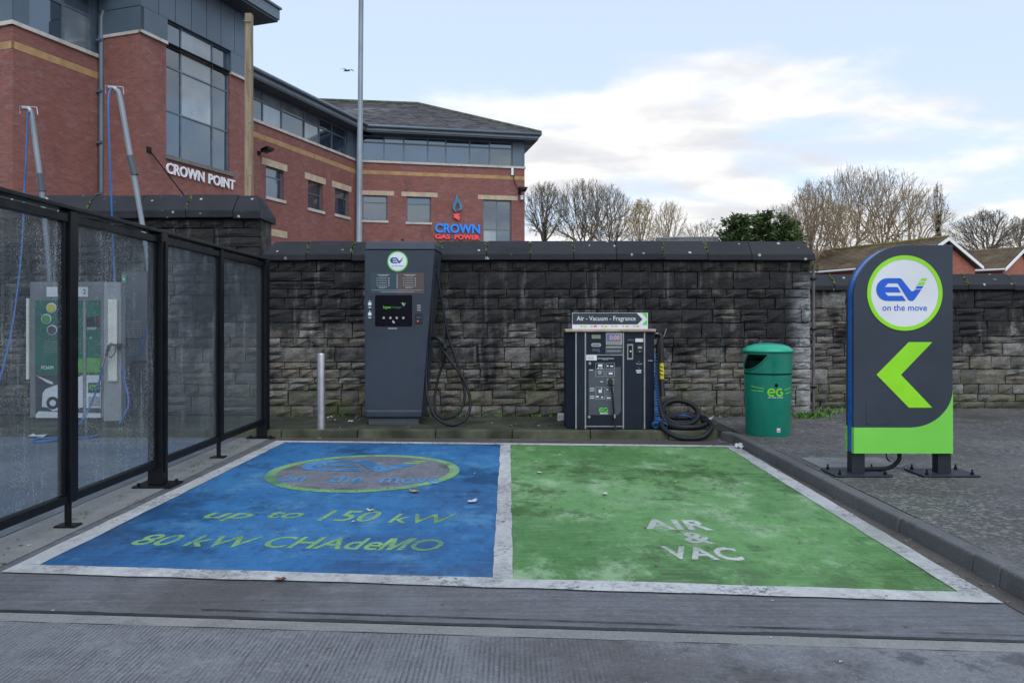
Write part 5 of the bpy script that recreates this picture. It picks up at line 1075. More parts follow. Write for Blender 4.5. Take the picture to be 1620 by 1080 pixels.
m = MB(); pbox(m, 56, 131.5, 592, 475, YV, .006); pbox(m, 137, 159, 592, 475, YV, .006); gp = m.build('green_panel', MAT['greenP'], wm)
m = MB(); pbox(m, 132.3, 136.3, 661, 474, YV, .012); m.build('centre_trim', MAT['alu'], wm)
m = MB(); pbox(m, 74.5, 139.5, 469.5, 454, YV, .012); hd = m.build('header', MAT['label'], wm); m = MB(); pbox(m, 113, 123, 464.5, 456.5, YV, .014); m.build('header_mark', simple('header_lime', (.36, .44, .10), .5), hd); ptext('2', 132, 137, 465, 457, YV, MAT['black'], 'number', hd, .014, bold=.01)
for px_, py_, c_ in ((82, 487, (.50, .45, .05)), (74, 504.5, (.06, .30, .06)), (83, 522, (.04, .06, .06)), (116, 505, (.02, .22, .50)), (107, 487, (.45, .10, .05)), (108, 522, (.3, .3, .3))):
    m = MB(); pdisc(m, px_, py_, 8, YV, .012, 24); bt = m.build('push_button', MAT['label'], wm); m = MB(); pdisc(m, px_, py_, 6.6, YV, .02, 24); m.build('button_face', simple('button_%d' % px_, c_, .35), bt)
m = MB(); pbox(m, 137.3, 150, 516.5, 501, YV, .014); pbox(m, 153, 158.5, 517, 500, YV, .010); kp = m.build('keypad', MAT['black'], wm); m = MB(); pbox(m, 138, 153, 521.5, 517.5, YV, .012); pdisc(m, 144, 534.5, 2, YV, .014, 12); m.build('coin_plate', MAT['grey'], wm); m = MB()
for y_ in (503, 507, 511): pdisc(m, 157.8, y_, .9, YV, .014, 8)
m.build('keypad_light', MAT['red'], kp)
m = MB(); pbox(m, 131.9 - 18.5, 131.5, 589, 567, YV, .008); pbox(m, 137.2, 158.8, 589, 566, YV, .008); m.build('lime_panel', simple('wash_lime', (.10, .36, .04), .45), wm)
ptext('FOAM', 65.5, 85.5, 584, 578.5, YV, MAT['label'], 'lettering', wm, .010, shear=.2, bold=.02); ptext('ICE', 115.5, 126, 580, 574.5, YV, MAT['label'], 'lettering', wm, .010, shear=.2, bold=.02)
m = MB()
for k in range(6): pbox(m, 71, 100 + (k % 3) * 6, 540.4 + k * 3.4, 539.9 + k * 3.4, YV, .008); 
for k in range(7): pbox(m, 141, 150 + (k % 2) * 3, 571.5 + k * 2.2, 571 + k * 2.2, YV, .0095)
m.build('printed_text', MAT['grey'], wm)
m = MB(); pbox(m, 56.5, 131.5, 661, 593, YV, .006); pbox(m, 137, 160, 661, 593, YV, .006); lpn = m.build('lower_panel', simple('lower_panel_dark', (.035, .045, .06), .45), wm)
def wp(P, mat, name, d): Q = [at(x, y, YV) for x, y in P]; MB().prism([(q.x, q.z) for q in Q], (0, YV, 0), AX, AZ, .006, d).build(name, mat, lpn)
wp([(66.5, 643), (68, 622), (72, 615.5), (85, 610), (98, 607), (114, 603), (124, 596), (131.4, 593.5), (131.4, 644), (118, 646.5), (100, 648), (84, 650), (76, 644)], MAT['label'], 'car_picture', .0075)
wp([(137.2, 593.2), (159.8, 593.2), (159.8, 645), (137.2, 645)], MAT['label'], 'car_picture', .0075)
wp([(58, 594), (64, 596), (84, 604), (84, 608), (76, 605.5)], MAT['label'], 'car_mirror', .0075); wp([(57, 655), (62, 650), (131.4, 653), (131.4, 660.5), (57, 660.5)], MAT['label'], 'car_bumper', .0075); wp([(137.2, 653), (159.8, 653), (159.8, 660.5), (137.2, 660.5)], MAT['label'], 'car_bumper', .0075)
m = MB(); m.ring(at(84, 637, YV), 5 * YV / FX, 10 * YV / FX, AX, AZ, .006, .009, 32); m.build('car_wheel', MAT['black'], lpn)
m = MB(); pbox(m, 140, 159, 621, 605, YV, .010); egp = m.build('logo_plate', MAT['infob'], wm); eg_logo(egp, 142, 157.5, 616, 608, YV, MAT['ringg'], 'logo', .012); m = MB(); pbox(m, 140.5, 159, 642, 627, YV, .010); m.build('notice', MAT['grey'], wm)
# jet wash gun and its hose, hung on the column
gn = thing('wash_lance', 'black jet wash gun with blue hose hung beside the wash machine', 'pressure gun', at(175, 550, YV - .1))
m = MB(); m.tube(spline([at(187, 549, YV - .09), at(181, 545.5, YV - .09), at(174, 546, YV - .09), at(171, 553, YV - .09), at(168.5, 563, YV - .09)], 5), [.016] * 8 + [.024] * 8 + [.018] * 5, 8); m.build('handle', MAT['black'], gn)
m = MB(); m.tube(spline([at(182, 549, YV - .09), at(182, 557, YV - .09), at(176, 565, YV - .09), at(172, 563, YV - .09)], 5), .008, 6); m.build('trigger_guard', MAT['black'], gn)
m = MB(); m.tube([at(167.5, 563, YV - .09), at(161.5, 580, YV - .1)], .014, 8); m.build('coupling', MAT['alu'], gn)
m = MB(); m.tube(spline([at(161.5, 580, YV - .1), at(155, 610, YV - .12), at(143, 640, YV - .2), at(128, 668, YV - .4), ground(100, 690, .02), ground(60, 694, .02), ground(54, 698, .02), ground(70, 698.5, .02), ground(110, 693.5, .02), ground(150, 690, .02), at(183, 676, YV - .35), at(200, 650, YV - .2), at(203, 630, YV - .1), at(196, 595, YV), at(190, 560, YV + .05), at(184, 500, YV + .1), at(181, 440, YV + .1), at(178, 360, YV + .1), at(174, 250, YV + .05), at(171.5, 170, YV + .05), at(173.5, 145, YV + .1), at(178, 141, YV + .15)], 10), .013, 6); m.build('hose', MAT['hoseblue'], gn)
m = MB(); m.box(at(186, 0, YV).x, at(203, 0, YV).x, YV - .03, YV + .01, at(0, 552, YV).z, at(0, 543, YV).z); m.build('holster', MAT['black'], gn)
for k, (P, lab) in enumerate((([(79, 446), (76, 400), (66, 300), (58, 240), (51, 188), (48, 176)], 'leaning steel wash boom above the jet wash machine'), ([(236, 430), (232, 395), (221, 330), (206, 245), (190, 155), (184, 144)], 'leaning steel wash boom nearer the white wall letters'))):
    Yp = YV + .35 if k == 0 else YV + .15
    bm_ = thing('wash_boom', lab, 'boom', at(*P[0], Yp), 'hose booms of the wash bay')
    Q = [at(x, y, Yp) for x, y in P]; m = MB(); m.tube(spline(Q, 6), .034, 12); m.build('pole', MAT['galv'], bm_)
    i0 = (2, 3) if k == 0 else (3, 3); a_, b_ = (at(66.5, 303, Yp), at(63, 275, Yp)) if k == 0 else (at(209, 262, Yp), at(203, 232, Yp)) if False else (at(213.5, 277, Yp), at(205, 247, Yp))
    m = MB(); m.tube([a_, b_], .048, 12); m.build('sleeve', MAT['midgrey'], bm_)
    t_ = Q[-1]; m = MB(); m.tube(spline([t_, t_ + V((-.02, 0, .035)), t_ + V((-.10, 0, .04))], 4), .03, 8)
    for dx, dz in ((-.13, .06),): m.tube([t_ + V((-.14, 0, -.04)), t_ + V((-.14, 0, .07)), t_ + V((.09, 0, .05)), t_ + V((.10, 0, -.05))], .008, 5)
    m.build('hose_guide', MAT['alu'], bm_)
m = MB(); m.tube(spline([at(46, 177, YV + .3), at(43.5, 190, YV + .3), at(41, 260, YV + .3), at(38, 310, YV + .3), at(34, 400, YV + .1), at(22, 500, YV - .3), at(8, 570, YV - .7), at(-12, 640, YV - .9)], 8), .012, 6); tag(m.build('hanging_hose', MAT['hoseblue'], None, at(30, 560, YV)), 'thin blue hose hanging from the boom above the jet wash machine', 'hose')
# fixtures on the tall wall
fx1 = thing('wall_plate', 'small green plate fixed to the wall behind the glass', 'plate', at(200, 440, YT)); m = MB(); pbox(m, 197, 204, 448, 435, YT, .08); m.build('plate', simple('plate_green', (.06, .36, .22), .4), fx1); m = MB(); pbox(m, 198.5, 202.5, 444, 440, YT, .083); m.build('plate_mark', MAT['label'], fx1)
fx2 = thing('wall_vent', 'grey louvred vent panel on the wall beside the wash machine', 'vent', at(212, 520, YT)); m = MB(); pbox(m, 196, 236, 570, 430, YT, .06); m.build('backing', simple('vent_grey', (.10, .11, .125), .6), fx2)
for k in range(9):
    y_ = 508 + k * 3; m = MB(); pbox(m, 200, 228, y_ + 1.4, y_ - .2, YT, .085, -.061); m.build('slat', MAT['grey'], fx2)
m = MB(); m.tube(spline([at(196, 563, YT - .1), at(208, 563, YT - .1), at(219, 560, YT - .1), at(226, 545, YT - .1), at(230, 522, YT - .1)], 6), .014, 6); m.build('hose_tail', MAT['hoseblue'], fx2)

# ------------------------------------------------------------------ trees
def fan_tree(seed, zf, h, wd, n=900, twig=.012, lean=0.0, r0=.2, limbs=5, leaves=0, lsz=.06, low=.12, top=1.0):
    # trunk up to the fork at zf, then limbs that divide again and again towards twig tips filling a rounded crown h tall and wd wide
    r = random.Random(seed); tm, cm_, lm = MB(), MB(), MB(); F = V((0, 0, zf)); tips = []
    lobes = [(r.uniform(0, 6.28), r.uniform(.55, 1.12)) for _ in range(6)]
    while len(tips) < n:
        t = r.random() ** .75; a = r.uniform(0, 6.28); k = 1 + .22 * sum(math.cos(a - p) * (q - .8) for p, q in lobes); pr = math.sin(math.pi * min(1, .10 + .86 * t)) ** .75
        rad = wd / 2 * 1.3 * pr * k * r.random() ** .45; tips.append(V((math.cos(a) * rad + lean * t, math.sin(a) * rad, zf + h * (low + (1 - low) * t) * (1 + .06 * math.sin(3 * a + seed)))))
    tm.tube([V((0, 0, 0)), V((.05, 0, zf * .5)), F], [r0 * 1.25, r0 * 1.05, r0 * .95], 8, cap=False)
    def seg(a, b, ra, rb, k):
        L_ = (b - a).length; m1 = lerp(a, b, .5) + V((r.gauss(0, .055), r.gauss(0, .055), r.gauss(.02, .05))) * L_; cm_.tube([a, m1, b], [ra, (ra + rb) / 2, rb], k, cap=False)
    def go(node, T, rad, lv):
        if len(T) <= 2:
            for q in T:
                seg(node, q, max(twig, rad * .7), twig * .65, 3)
                for _ in range(2): e = lerp(node, q, r.uniform(.3, .8)); seg(e, e + (q - node) * r.uniform(.25, .45) + V((r.gauss(0, .12), r.gauss(0, .12), r.gauss(.06, .10))), twig * .8, twig * .5, 3)
            return
        k = limbs if lv == 0 else (2 if r.random() < .7 else 3); S = r.sample(T, min(k, len(T))); 
        for _ in range(3):
            Gp = [[] for _ in S]
            for q in T:
                d = (q - node).normalized(); Gp[max(range(len(S)), key=lambda i: d.dot((S[i] - node).normalized()))].append(q)
            S = [sum(g_, V((0, 0, 0))) / len(g_) if g_ else S[i] for i, g_ in enumerate(Gp)]
        for g_ in Gp:
            if not g_: continue
            c = sum(g_, V((0, 0, 0))) / len(g_); dmin = min((q - node).length for q in g_); st_ = min((c - node).length * r.uniform(.34, .5), max(.12, dmin * .9)); nd = node + (c - node).normalized() * st_ + V((r.gauss(0, .16), r.gauss(0, .16), .0 + r.gauss(0, .12))) * st_; rb = max(twig, twig * .8 * len(g_) ** .44)
            if len(g_) == len(T) and lv > 14: nd = c
            seg(node, nd, min(rad, rb * 1.12), rb, 6 if lv < 2 else (4 if lv < 5 else 3)); go(nd, g_, rb, lv + 1)
    go(F, tips, r0 * .9, 0)
    for _ in range(leaves):
        p = r.choice(tips) + V((r.gauss(0, .14), r.gauss(0, .14), r.gauss(-.05, .14))); s_ = lsz * r.uniform(.6, 1.3); a, b = V((r.gauss(0, 1), r.gauss(0, 1), r.gauss(0, 1))).normalized() * s_, V((r.gauss(0, 1), r.gauss(0, 1), r.gauss(0, 1))).normalized() * s_
        lm.add([p - a, p - b * .5, p + a, p + b * .5], [(0, 1, 2, 3)])
    return tm, cm_, lm
def add_ivy(m, h, r_, n, seed, taper=.5):
    r = random.Random(seed)
    for _ in range(n):
        z = h * r.random() ** .9; a = r.uniform(0, 6.28); rad = r_ * r.uniform(.5, 1.15) * (1 - taper * z / h); p = V((math.cos(a) * rad, math.sin(a) * rad, z)); s_ = r.uniform(.05, .12); q, b = V((r.gauss(0, 1), r.gauss(0, 1), r.gauss(0, 1))).normalized() * s_, V((r.gauss(0, 1), r.gauss(0, 1), r.gauss(0, 1))).normalized() * s_
        m.add([p - q, p - b, p + q, p + b], [(0, 1, 2, 3)])
def place_tree(px, ytop, w_px, Y, label, yf=400, seed=1, wood='bark', twigs='bark', leafm=None, ivy=0, group='bare trees beyond the walls', **k):
    top = at(px, ytop, Y); zf = at(px, yf, Y).z; t = thing('bare_tree', label, 'tree', (top.x, Y, 0), group); tm, cm_, lm = fan_tree(seed, zf, top.z - zf, w_px / FX * Y, **k); parts = [(tm, 'trunk', wood), (cm_, 'branches', twigs), (lm, 'leaves', leafm)]
    if ivy: mi = MB(); add_ivy(mi, zf + (top.z - zf) * ivy, .36, 1500, seed, .6); parts.append((mi, 'ivy', 'ivy'))
    for mb_, nm, mt in parts:
        if mb_.v: mb_.v = [(p[0] + top.x, p[1] + Y, p[2]) for p in mb_.v]; mb_.build(nm, MAT[mt], t, smooth=nm in ('trunk', 'branches'))
    return t
labs = {}
TR = [
 (861, 291, 72, 66, 'ivy-clad bare tree touching the brick office corner', dict(seed=4, n=800, ivy=.35, r0=.28, yf=385)),
 (925, 287, 118, 70, 'widest bare tree standing behind the far lamp post', dict(seed=9, n=1100, limbs=6, wood='barkd')),
 (965, 298, 96, 74, 'bare tree leaning over the widest one, beside the ochre birch', dict(seed=12, n=800)),
 (1016, 318, 50, 70, 'ochre-leaved half bare birch among the bare trees', dict(seed=21, n=520, twigs='barkl', leafm='yleaf', leaves=1500, lsz=.08, yf=410)),
 (1058, 319, 52, 76, 'thin pale bare tree between the ochre birch and the small dark roof', dict(seed=23, n=420, twigs='barkl', yf=405)),
 (1112, 351, 80, 82, 'low bare tree above the small slate roof', dict(seed=30, n=420, yf=405)),
 (1235, 327, 90, 90, 'faint bare treetop showing over the dark evergreens', dict(seed=31, n=420, yf=410)),
 (1287, 292, 96, 52, 'seed-hung bare tree between the evergreens and the tall clump', dict(seed=41, n=800, twigs='barkl', leafm='dleaf', leaves=1700, lsz=.035, yf=425)),
 (1345, 267, 128, 58, 'tallest dense bare tree behind the bungalow roof', dict(seed=45, n=700, twigs='barkl', yf=408, limbs=8)),
 (1396, 271, 125, 60, 'round-topped bare tree beside the tallest one', dict(seed=48, n=650, twigs='barkl', yf=402, limbs=8)),
 (1443, 298, 110, 56, 'bare tree on the flank of the tall clump nearest the slim solitary tree', dict(seed=52, n=520, twigs='barkl', yf=415)),
 (1318, 322, 120, 54, 'olive-leaved scrubby tree under the tall clump', dict(seed=57, n=520, twigs='barkl', leafm='yleaf', leaves=1100, lsz=.045, yf=430)),
 (1484, 292, 30, 60, 'slim solitary tree with an ivy-clad lower trunk', dict(seed=61, n=160, ivy=.42, yf=372, r0=.16, low=.0)),
 (1560, 336, 108, 62, 'spreading bare tree above the second bungalow', dict(seed=65, n=1000, wood='barkd', twigs='bark', yf=410, limbs=7)),
 (1622, 345, 60, 66, 'bare tree farthest along, behind the second bungalow gable', dict(seed=68, n=600, wood='barkd', twigs='bark', yf=410)),
]
for px, yt, wp_, Y, lab, k in TR: place_tree(px, yt, wp_, Y, lab, **k)
def conifer(px, ytop, Y, rad, seed, label):
    r = random.Random(seed); top = at(px, ytop, Y); t = thing('evergreen_tree', label, 'tree', (top.x, Y, 0), 'dark evergreens behind the wall'); h = top.z
    m = MB(); m.tube([(top.x, Y, 0), (top.x + .1, Y, h * .45), (top.x, Y, h * .9)], [.25, .18, .04], 7); m.build('trunk', MAT['barkd'], t); m = MB(); pads = MB()
    for _ in range(120):
        f = r.random() ** .8; z = h * (.30 + .66 * f) + r.gauss(0, .22); a = r.uniform(0, 6.28); rr1 = rad * (1 - .72 * f ** 1.8) * r.uniform(.25, 1.22); tip = V((top.x + math.cos(a) * rr1, Y + math.sin(a) * rr1, z)); base = V((top.x, Y, z - .25 * rr1)); pads.tube([base, tip], [.03, .012], 3, cap=False)
        out_ = (tip - base).normalized()
        for _ in range(70):
            c = lerp(base, tip, r.uniform(.45, 1.08)) + V((r.gauss(0, .21), r.gauss(0, .21), r.gauss(0, .13))); s_ = r.uniform(.07, .17); a_ = (out_ + V((r.gauss(0, .6), r.gauss(0, .6), r.gauss(.25, .5)))).normalized() * s_ * 1.5; b_ = a_.cross(V((r.gauss(0, 1), r.gauss(0, 1), r.gauss(0, 1)))).normalized() * s_ * .4
            m.add([c - a_ * .5, c + b_, c + a_, c - b_], [(0, 1, 2, 3)])
    pads.build('branches', MAT['barkd'], t); m.build('foliage', MAT['ever'], t)
conifer(1166, 339, 46, 2.0, 3, 'broad dark evergreen above the coping beside the small dark roof')
conifer(1210, 334, 46, 1.95, 5, 'taller middle dark evergreen showing above the coping')
conifer(1245, 344, 45, 1.5, 8, 'smallest dark evergreen beside the pale bare trees and spire')
# low scrub seen between the trunks
m = MB(); r = random.Random(77)
for _ in range(1500):
    px, Y = r.uniform(1262, 1490), r.uniform(56, 64); b = at(px, 430, Y); b.z = r.uniform(3.0, 5.5); q = b + V((r.gauss(0, .25), r.gauss(0, .25), r.uniform(.5, 1.7))); m.tube([b, (b + q) / 2 + V((r.gauss(0, .08), 0, 0)), q], [.016, .013, .008], 3, cap=False)
tag(m.build('undergrowth', MAT['barkl']), kind='stuff')

# ------------------------------------------------------------------ houses on the right
hb = brick_mat('house_brick', (.92, .39), (.36, .115, .065), (.26, .075, .05), (.28, .2, .16))
def house(apex, rd, ln, half, zr_, ze_, label, tile, group=None, moss=True):
    A = V((*apex, 0)); d = V((*rd, 0)).normalized(); c = V((d.y, -d.x, 0)); c = c if c.x > 0 else -c
    t = thing('bungalow', label, 'house', A, group); P = lambda a, b, z: A + d * a + c * b + V((0, 0, z))
    m = MB(); m.add([P(0, -half + .3, 0), P(0, half - .3, 0), P(0, half - .3, ze_), P(0, 0, zr_ - .1), P(0, -half + .3, ze_)], [(0, 1, 2, 3, 4)]); m.add([P(0, -half + .3, 0), P(ln, -half + .3, 0), P(ln, -half + .3, ze_), P(0, -half + .3, ze_)], [(3, 2, 1, 0)]); m.add([P(0, half - .3, 0), P(ln, half - .3, 0), P(ln, half - .3, ze_), P(0, half - .3, ze_)], [(0, 1, 2, 3)]); m.add([P(ln, -half + .3, 0), P(ln, half - .3, 0), P(ln, half - .3, ze_), P(ln, 0, zr_ - .1), P(ln, -half + .3, ze_)], [(4, 3, 2, 1, 0)]); m.build('wall', hb, t)
    m = MB(); dz = .12
    for s_ in (-1, 1):
        q = [P(-.25, s_ * half, ze_), P(ln + .25, s_ * half, ze_), P(ln + .25, 0, zr_), P(-.25, 0, zr_)]
        if s_ < 0: q = q[::-1]
        n_ = V((0, 0, dz)); m.hexa([p for p in q] + [p + n_ for p in q])
    rf = m.build('roof', MAT[tile], t)
    m = MB(); rows = 15; ncol = int(ln / .34)
    for s_ in (-1,) if ln > 4 else (-1, 1):
        for j in range(rows):
            for i in range(ncol):
                u0, u1 = -.25 + (ln + .5) * i / ncol + .012, -.25 + (ln + .5) * (i + 1) / ncol - .012; f0, f1 = j / rows, min(1, (j + 1.15) / rows); L0 = lambda f, u, e: P(u, s_ * half * (1 - f), lerp(ze_, zr_, f) + dz + e); j_ = r.uniform(0, .02)
                q = [L0(f0, u0, .06 + j_), L0(f0, u1, .06 + j_), L0(f1, u1, .02), L0(f1, u0, .02), L0(f0, u0, 0), L0(f0, u1, 0)]; m.add(q, [(3, 2, 1, 0), (0, 1, 5, 4)] if s_ < 0 else [(0, 1, 2, 3), (4, 5, 1, 0)])
    m.build('roof_tiles', MAT[tile], rf)['kind'] = 'stuff'
    m = MB(); m.tube([P(-.27, 0, zr_ + .14), P(ln * .5, 0, zr_ + .15), P(ln + .27, 0, zr_ + .14)], .11, 8); m.build('ridge', MAT['mossroof'] if moss else MAT[tile], t)
    m = MB()
    for s_ in (-1, 1):
        q = [P(-.27, s_ * half * 1.02, ze_ - .1), P(-.27, 0, zr_ - .06), P(-.27, 0, zr_ + .14), P(-.27, s_ * half * 1.02, ze_ + .1)]; m.add(q + [p - d * .05 for p in q], [(0, 1, 2, 3), (7, 6, 5, 4), (0, 4, 5, 1), (1, 5, 6, 2), (2, 6, 7, 3), (3, 7, 4, 0)])
    m.build('bargeboard', MAT['pvc'], t)
    m = MB()
    for s_ in (-1, 1): m.tube([P(-.25, s_ * (half + .05), ze_ + .02), P(ln + .25, s_ * (half + .05), ze_ + .02)], .07, 8)
    m.build('gutter', MAT['pvc'], t)
    F = Fac(A, c); F.n = -d
    for b0, b1, z0_, z1_ in ((-.9, .55, ze_ - 1.5, ze_ - .25),):
        m = MB(); F.box(m, b0, b1, z0_, z0_ + .08, -.02, .05); F.box(m, b0, b1, z1_ - .08, z1_, -.02, .05); F.box(m, b0, b0 + .08, z0_ + .08, z1_ - .08, -.02, .05); F.box(m, b1 - .08, b1, z0_ + .08, z1_ - .08, -.02, .05); F.box(m, (b0 + b1) / 2 - .04, (b0 + b1) / 2 + .04, z0_ + .08, z1_ - .08, -.02, .05); wn = m.build('window', MAT['pvc'], t); m = MB(); F.box(m, b0 + .08, b1 - .08, z0_ + .08, z1_ - .08, .005, .02); m.build('pane', MAT['wglass'], wn)
    for a0 in (ln * .25, ln * .6):
        Fs = Fac(P(0, -half + .3, 0), d); Fs.n = -c; m = MB(); z0_, z1_ = ze_ - 1.4, ze_ - .2; Fs.box(m, a0, a0 + 1.6, z1_ - .1, z1_, -.02, .05); Fs.box(m, a0, a0 + 1.6, z0_, z0_ + .1, -.02, .05); Fs.box(m, a0, a0 + .1, z0_ + .1, z1_ - .1, -.02, .05); Fs.box(m, a0 + 1.5, a0 + 1.6, z0_ + .1, z1_ - .1, -.02, .05); wn = m.build('window', MAT['pvc'], t); m = MB(); Fs.box(m, a0 + .1, a0 + 1.5, z0_ + .1, z1_ - .1, .005, .02); m.build('pane', MAT['wglass'], wn)
    return t
house(((1494 - 810) / FX * 45, 45), (-.40, .92), 9.0, 3.0, 6.35, 4.75, 'brown-tiled brick bungalow with a mossy ridge behind the totem sign', 'tileb', 'bungalows beyond the wall')
house(((1614 - 810) / FX * 51, 51), (-.62, .78), 8.0, 3.4, 6.3, 4.85, 'second brick bungalow with a plain ridge behind the first one', 'tileb', 'bungalows beyond the wall', False)
house((16.6, 62), (-1, .12), 4.5, 3.0, 8.25, 6.6, 'small distant dark roof peeping over the coping beside the evergreens', 'slate', None, False)
sp0 = thing('church_spire', 'slender stone church spire far away beside the evergreens', 'spire', (at(1258, 0, 260).x, 260, 0)); sx_ = ORG[sp0].x
m = MB(); zt_ = at(0, 332, 260).z; zm = at(0, 366, 260).z; m.add([(sx_ - 1.5, 258.5, zm), (sx_ + 1.5, 258.5, zm), (sx_ + 1.5, 261.5, zm), (sx_ - 1.5, 261.5, zm), (sx_, 260, zt_)], [(0, 1, 4), (1, 2, 4), (2, 3, 4), (3, 0, 4)]); m.build('spire', MAT['spire'], sp0); m = MB(); m.box(sx_ - 1.8, sx_ + 1.8, 258.2, 261.8, 0, zm); m.build('tower', MAT['spire'], sp0)

# ------------------------------------------------------------------ bird, litter, weeds
bp_ = at(549, 112, 45); bd_ = thing('bird', 'small dark bird gliding in the sky beside the lamp post', 'bird', bp_)
m = MB(); m.tube([bp_ + V((-.22, 0, -.03)), bp_ + V((-.1, 0, 0)), bp_ + V((.06, 0, .0)), bp_ + V((.2, 0, -.01))], [.01, .05, .05, .015], 7); bb = m.build('body', MAT['bird'], bd_)
for s_ in (-1, 1):
    m = MB(); w0 = [bp_ + V((.05, 0, .03)), bp_ + V((-.08, 0, .03)), bp_ + V((s_ * .18 - .02, s_ * .1, .10)), bp_ + V((s_ * .20 + .06, s_ * .1, .10)), bp_ + V((s_ * .36, s_ * .2, .02)), bp_ + V((s_ * .34 + .05, s_ * .2, .03))]; m.add(w0, [(0, 1, 2, 3), (3, 2, 4, 5)]); o = m.build('wing', MAT['bird'], bd_); so = o.modifiers.new('thick', 'SOLIDIFY'); so.thickness = .015
def crumple(px, py, w_, h_, mat, name, label, cat, seed, z=.009):
    r = random.Random(seed); c = ground(px, py, z); n = 6; m = MB(); P = []
    for j in range(n):
        for i in range(n): u, v_ = i / (n - 1) - .5, j / (n - 1) - .5; P.append(c + V((u * w_ * r.uniform(.8, 1.1), v_ * w_ * r.uniform(.6, 1.0), .002 + abs(r.gauss(0, h_)))))
    m.add(P, [(j * n + i, j * n + i + 1, (j + 1) * n + i + 1, (j + 1) * n + i) for j in range(n - 1) for i in range(n - 1)]); o = m.build(name, MAT[mat], None, c); tag(o, label, cat); return o
def leaf(px, py, ln, mat, label, seed, z=.009, cat='leaf'):
    r = random.Random(seed); c = ground(px, py, z); a = r.uniform(0, 6.28); d, e = V((math.cos(a), math.sin(a), 0)), V((-math.sin(a), math.cos(a), 0)); m = MB(); P = []
    for i in range(7): t = i / 6; wd = math.sin(math.pi * t ** .8) * .32 * ln; cu = .12 * ln * (t - .5) ** 2 * 4; P += [c + d * (t - .5) * ln + e * wd + V((0, 0, .004 + cu + r.uniform(0, .01))), c + d * (t - .5) * ln + V((0, 0, .002 + cu)), c + d * (t - .5) * ln - e * wd + V((0, 0, .004 + cu + r.uniform(0, .01)))]
    F = []
    for i in range(6): F += [(3 * i, 3 * i + 1, 3 * i + 4, 3 * i + 3), (3 * i + 1, 3 * i + 2, 3 * i + 5, 3 * i + 4)]
    o = m.add(P, F).build('fallen_leaf', MAT[mat], None, c); tag(o, label, cat); return o
leaf(656, 778, .10, 'yleaf', 'yellow fallen leaf on the blue bay below the emblem ring', 2)
leaf(747, 794, .10, 'paper', 'pale curled leaf on the blue bay near the dividing line', 5)
leaf(586, 808, .065, 'paper', 'pale leaf lying against the number on the blue bay', 9)
leaf(853, 748, .07, 'paper', 'greyish leaf near the rear of the green bay by the dividing line', 12)
leaf(444, 917, .07, 'leafb', 'brown leaf on the white front line', 15)
leaf(957, 782, .07, 'paper', 'small pale scrap in the middle of the green bay', 18, cat='scrap')
crumple(1172, 708, .12, .025, 'paper', 'paper_scrap', 'crumpled white tissue in the gutter below the kerb corner', 'litter', 3)
crumple(1122, 665, .10, .03, 'paper', 'paper_scrap', 'crumpled wrapper on the ledge beside the coiled vacuum hose', 'litter', 4, .1)
crumple(522, 661, .07, .015, 'paper', 'paper_scrap', 'small bluish scrap on the ledge behind the bollard', 'litter', 6, .1)
crumple(555, 667, .07, .012, 'paper', 'paper_scrap', 'flat white scrap on the ledge beside the charger', 'litter', 7, .1)
c_ = ground(887, 665, .096); m = MB(); m.box(c_.x - .045, c_.x + .045, c_.y - .04, c_.y + .04, .097, .175); m.prism([(-.045, 0), (.045, 0), (.052, .02), (-.04, .025)], (c_.x, c_.y - .03, .175), (1, 0, 0), (0, .3, 1), 0, .003); o = m.build('carton', MAT['paper'], None, c_, bevel=.003); tag(o, 'small white carton on the ledge beside the air machine', 'carton')
c_ = ground(57, 690); crumple(62, 691, .22, .02, 'paper', 'paper_scrap', 'white flattened scrap on the wash bay floor below the machine', 'litter', 8, .006)
m = MB(); r = random.Random(99)
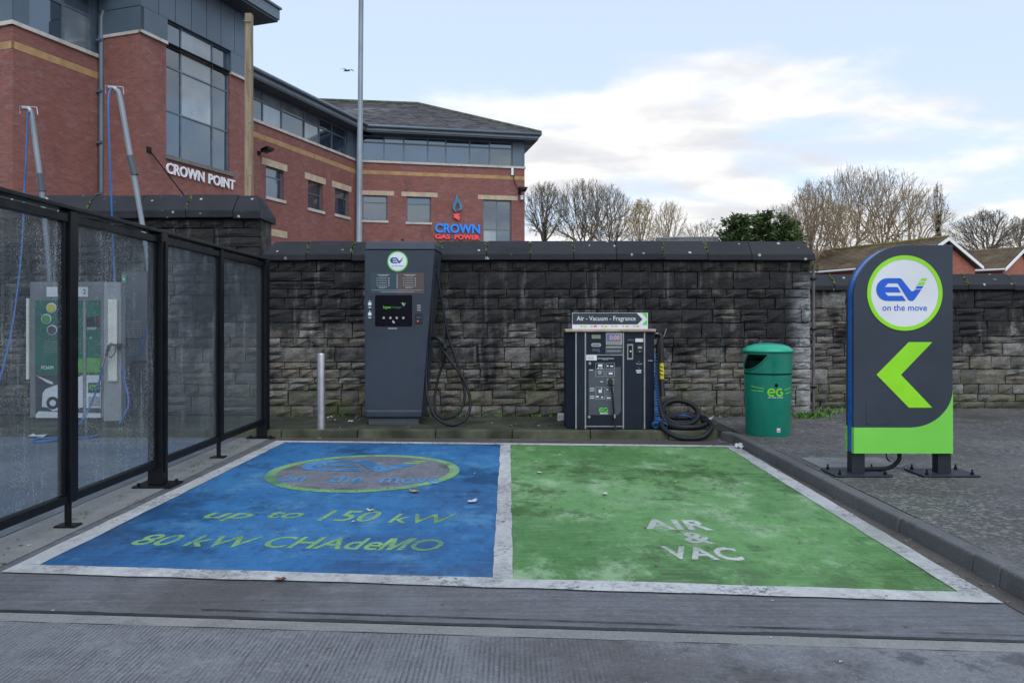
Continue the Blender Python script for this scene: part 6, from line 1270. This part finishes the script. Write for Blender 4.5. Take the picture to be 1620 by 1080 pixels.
def scatter(n, f, sz, zf):
    for _ in range(n):
        p = f(); s_ = r.uniform(*sz); a = r.uniform(0, 6.28); d, e = V((math.cos(a), math.sin(a), 0)) * s_, V((-math.sin(a), math.cos(a), 0)) * s_ * r.uniform(.4, .8); z = zf + r.uniform(.001, .004); q = V((p[0], p[1], z))
        m.add([q - d, q - e + V((0, 0, s_ * .3)), q + d, q + e + V((0, 0, s_ * .2))], [(0, 1, 2, 3)], r.choice((0, 0, 0, 1, 1, 1, 1, 2)))
def inbay():
    p = bay(r.random(), r.random() ** .6); return (p.x, p.y)
scatter(210, inbay, (.005, .02), .009)
scatter(70, lambda: (r.uniform(2.44, 2.535), r.uniform(3.4, 8.7)), (.006, .022), .003)
scatter(60, lambda: (r.uniform(-3, 2.4), r.uniform(8.88, 9.05)), (.008, .03), .003)
scatter(140, lambda: (r.uniform(-3.2, 4), r.uniform(9.3, 10.4)), (.008, .035), .10)
scatter(130, lambda: (r.uniform(2.8, 8), r.uniform(5, 11.3)), (.006, .022), .103)
scatter(60, lambda: (r.uniform(-3.2, 3), r.uniform(1.6, 4)), (.004, .014), .006)
scatter(60, lambda: (r.uniform(-3.2, -2.9), r.uniform(4, 9)), (.006, .02), .006)
tag(m.build('leaf_litter', [MAT['leafb'], MAT['dleaf'], MAT['paper']]), kind='stuff')
m = MB(); r = random.Random(5)
def tuft(c, n, hgt, sp):
    for _ in range(n):
        p = V(c) + V((r.gauss(0, sp), r.gauss(0, sp * .5), 0)); q = p + V((r.gauss(0, hgt * .5), r.gauss(0, hgt * .4), hgt * r.uniform(.5, 1))); e = V((r.uniform(-1, 1), r.uniform(-1, 1), 0)).normalized() * hgt * .13; m.add([p - e * .4, p + e * .4, lerp(p, q, .6) + e, q, lerp(p, q, .6) - e], [(0, 1, 2, 3, 4)])
tuft((4.05, 10.35, .1), 130, .09, .13); tuft((4.5, 10.8, .1), 60, .08, .1); tuft((4.9, 11.2, .1), 50, .07, .2)
for _ in range(26): tuft((r.uniform(-3.2, 4), YW - .06, .096), 8, .05, .05)
for _ in range(12): tuft((-3.08 + r.uniform(-.02, .02), r.uniform(4.3, 9), .005), 6, .03, .03)
tag(m.build('weeds', MAT['weed']), kind='stuff')
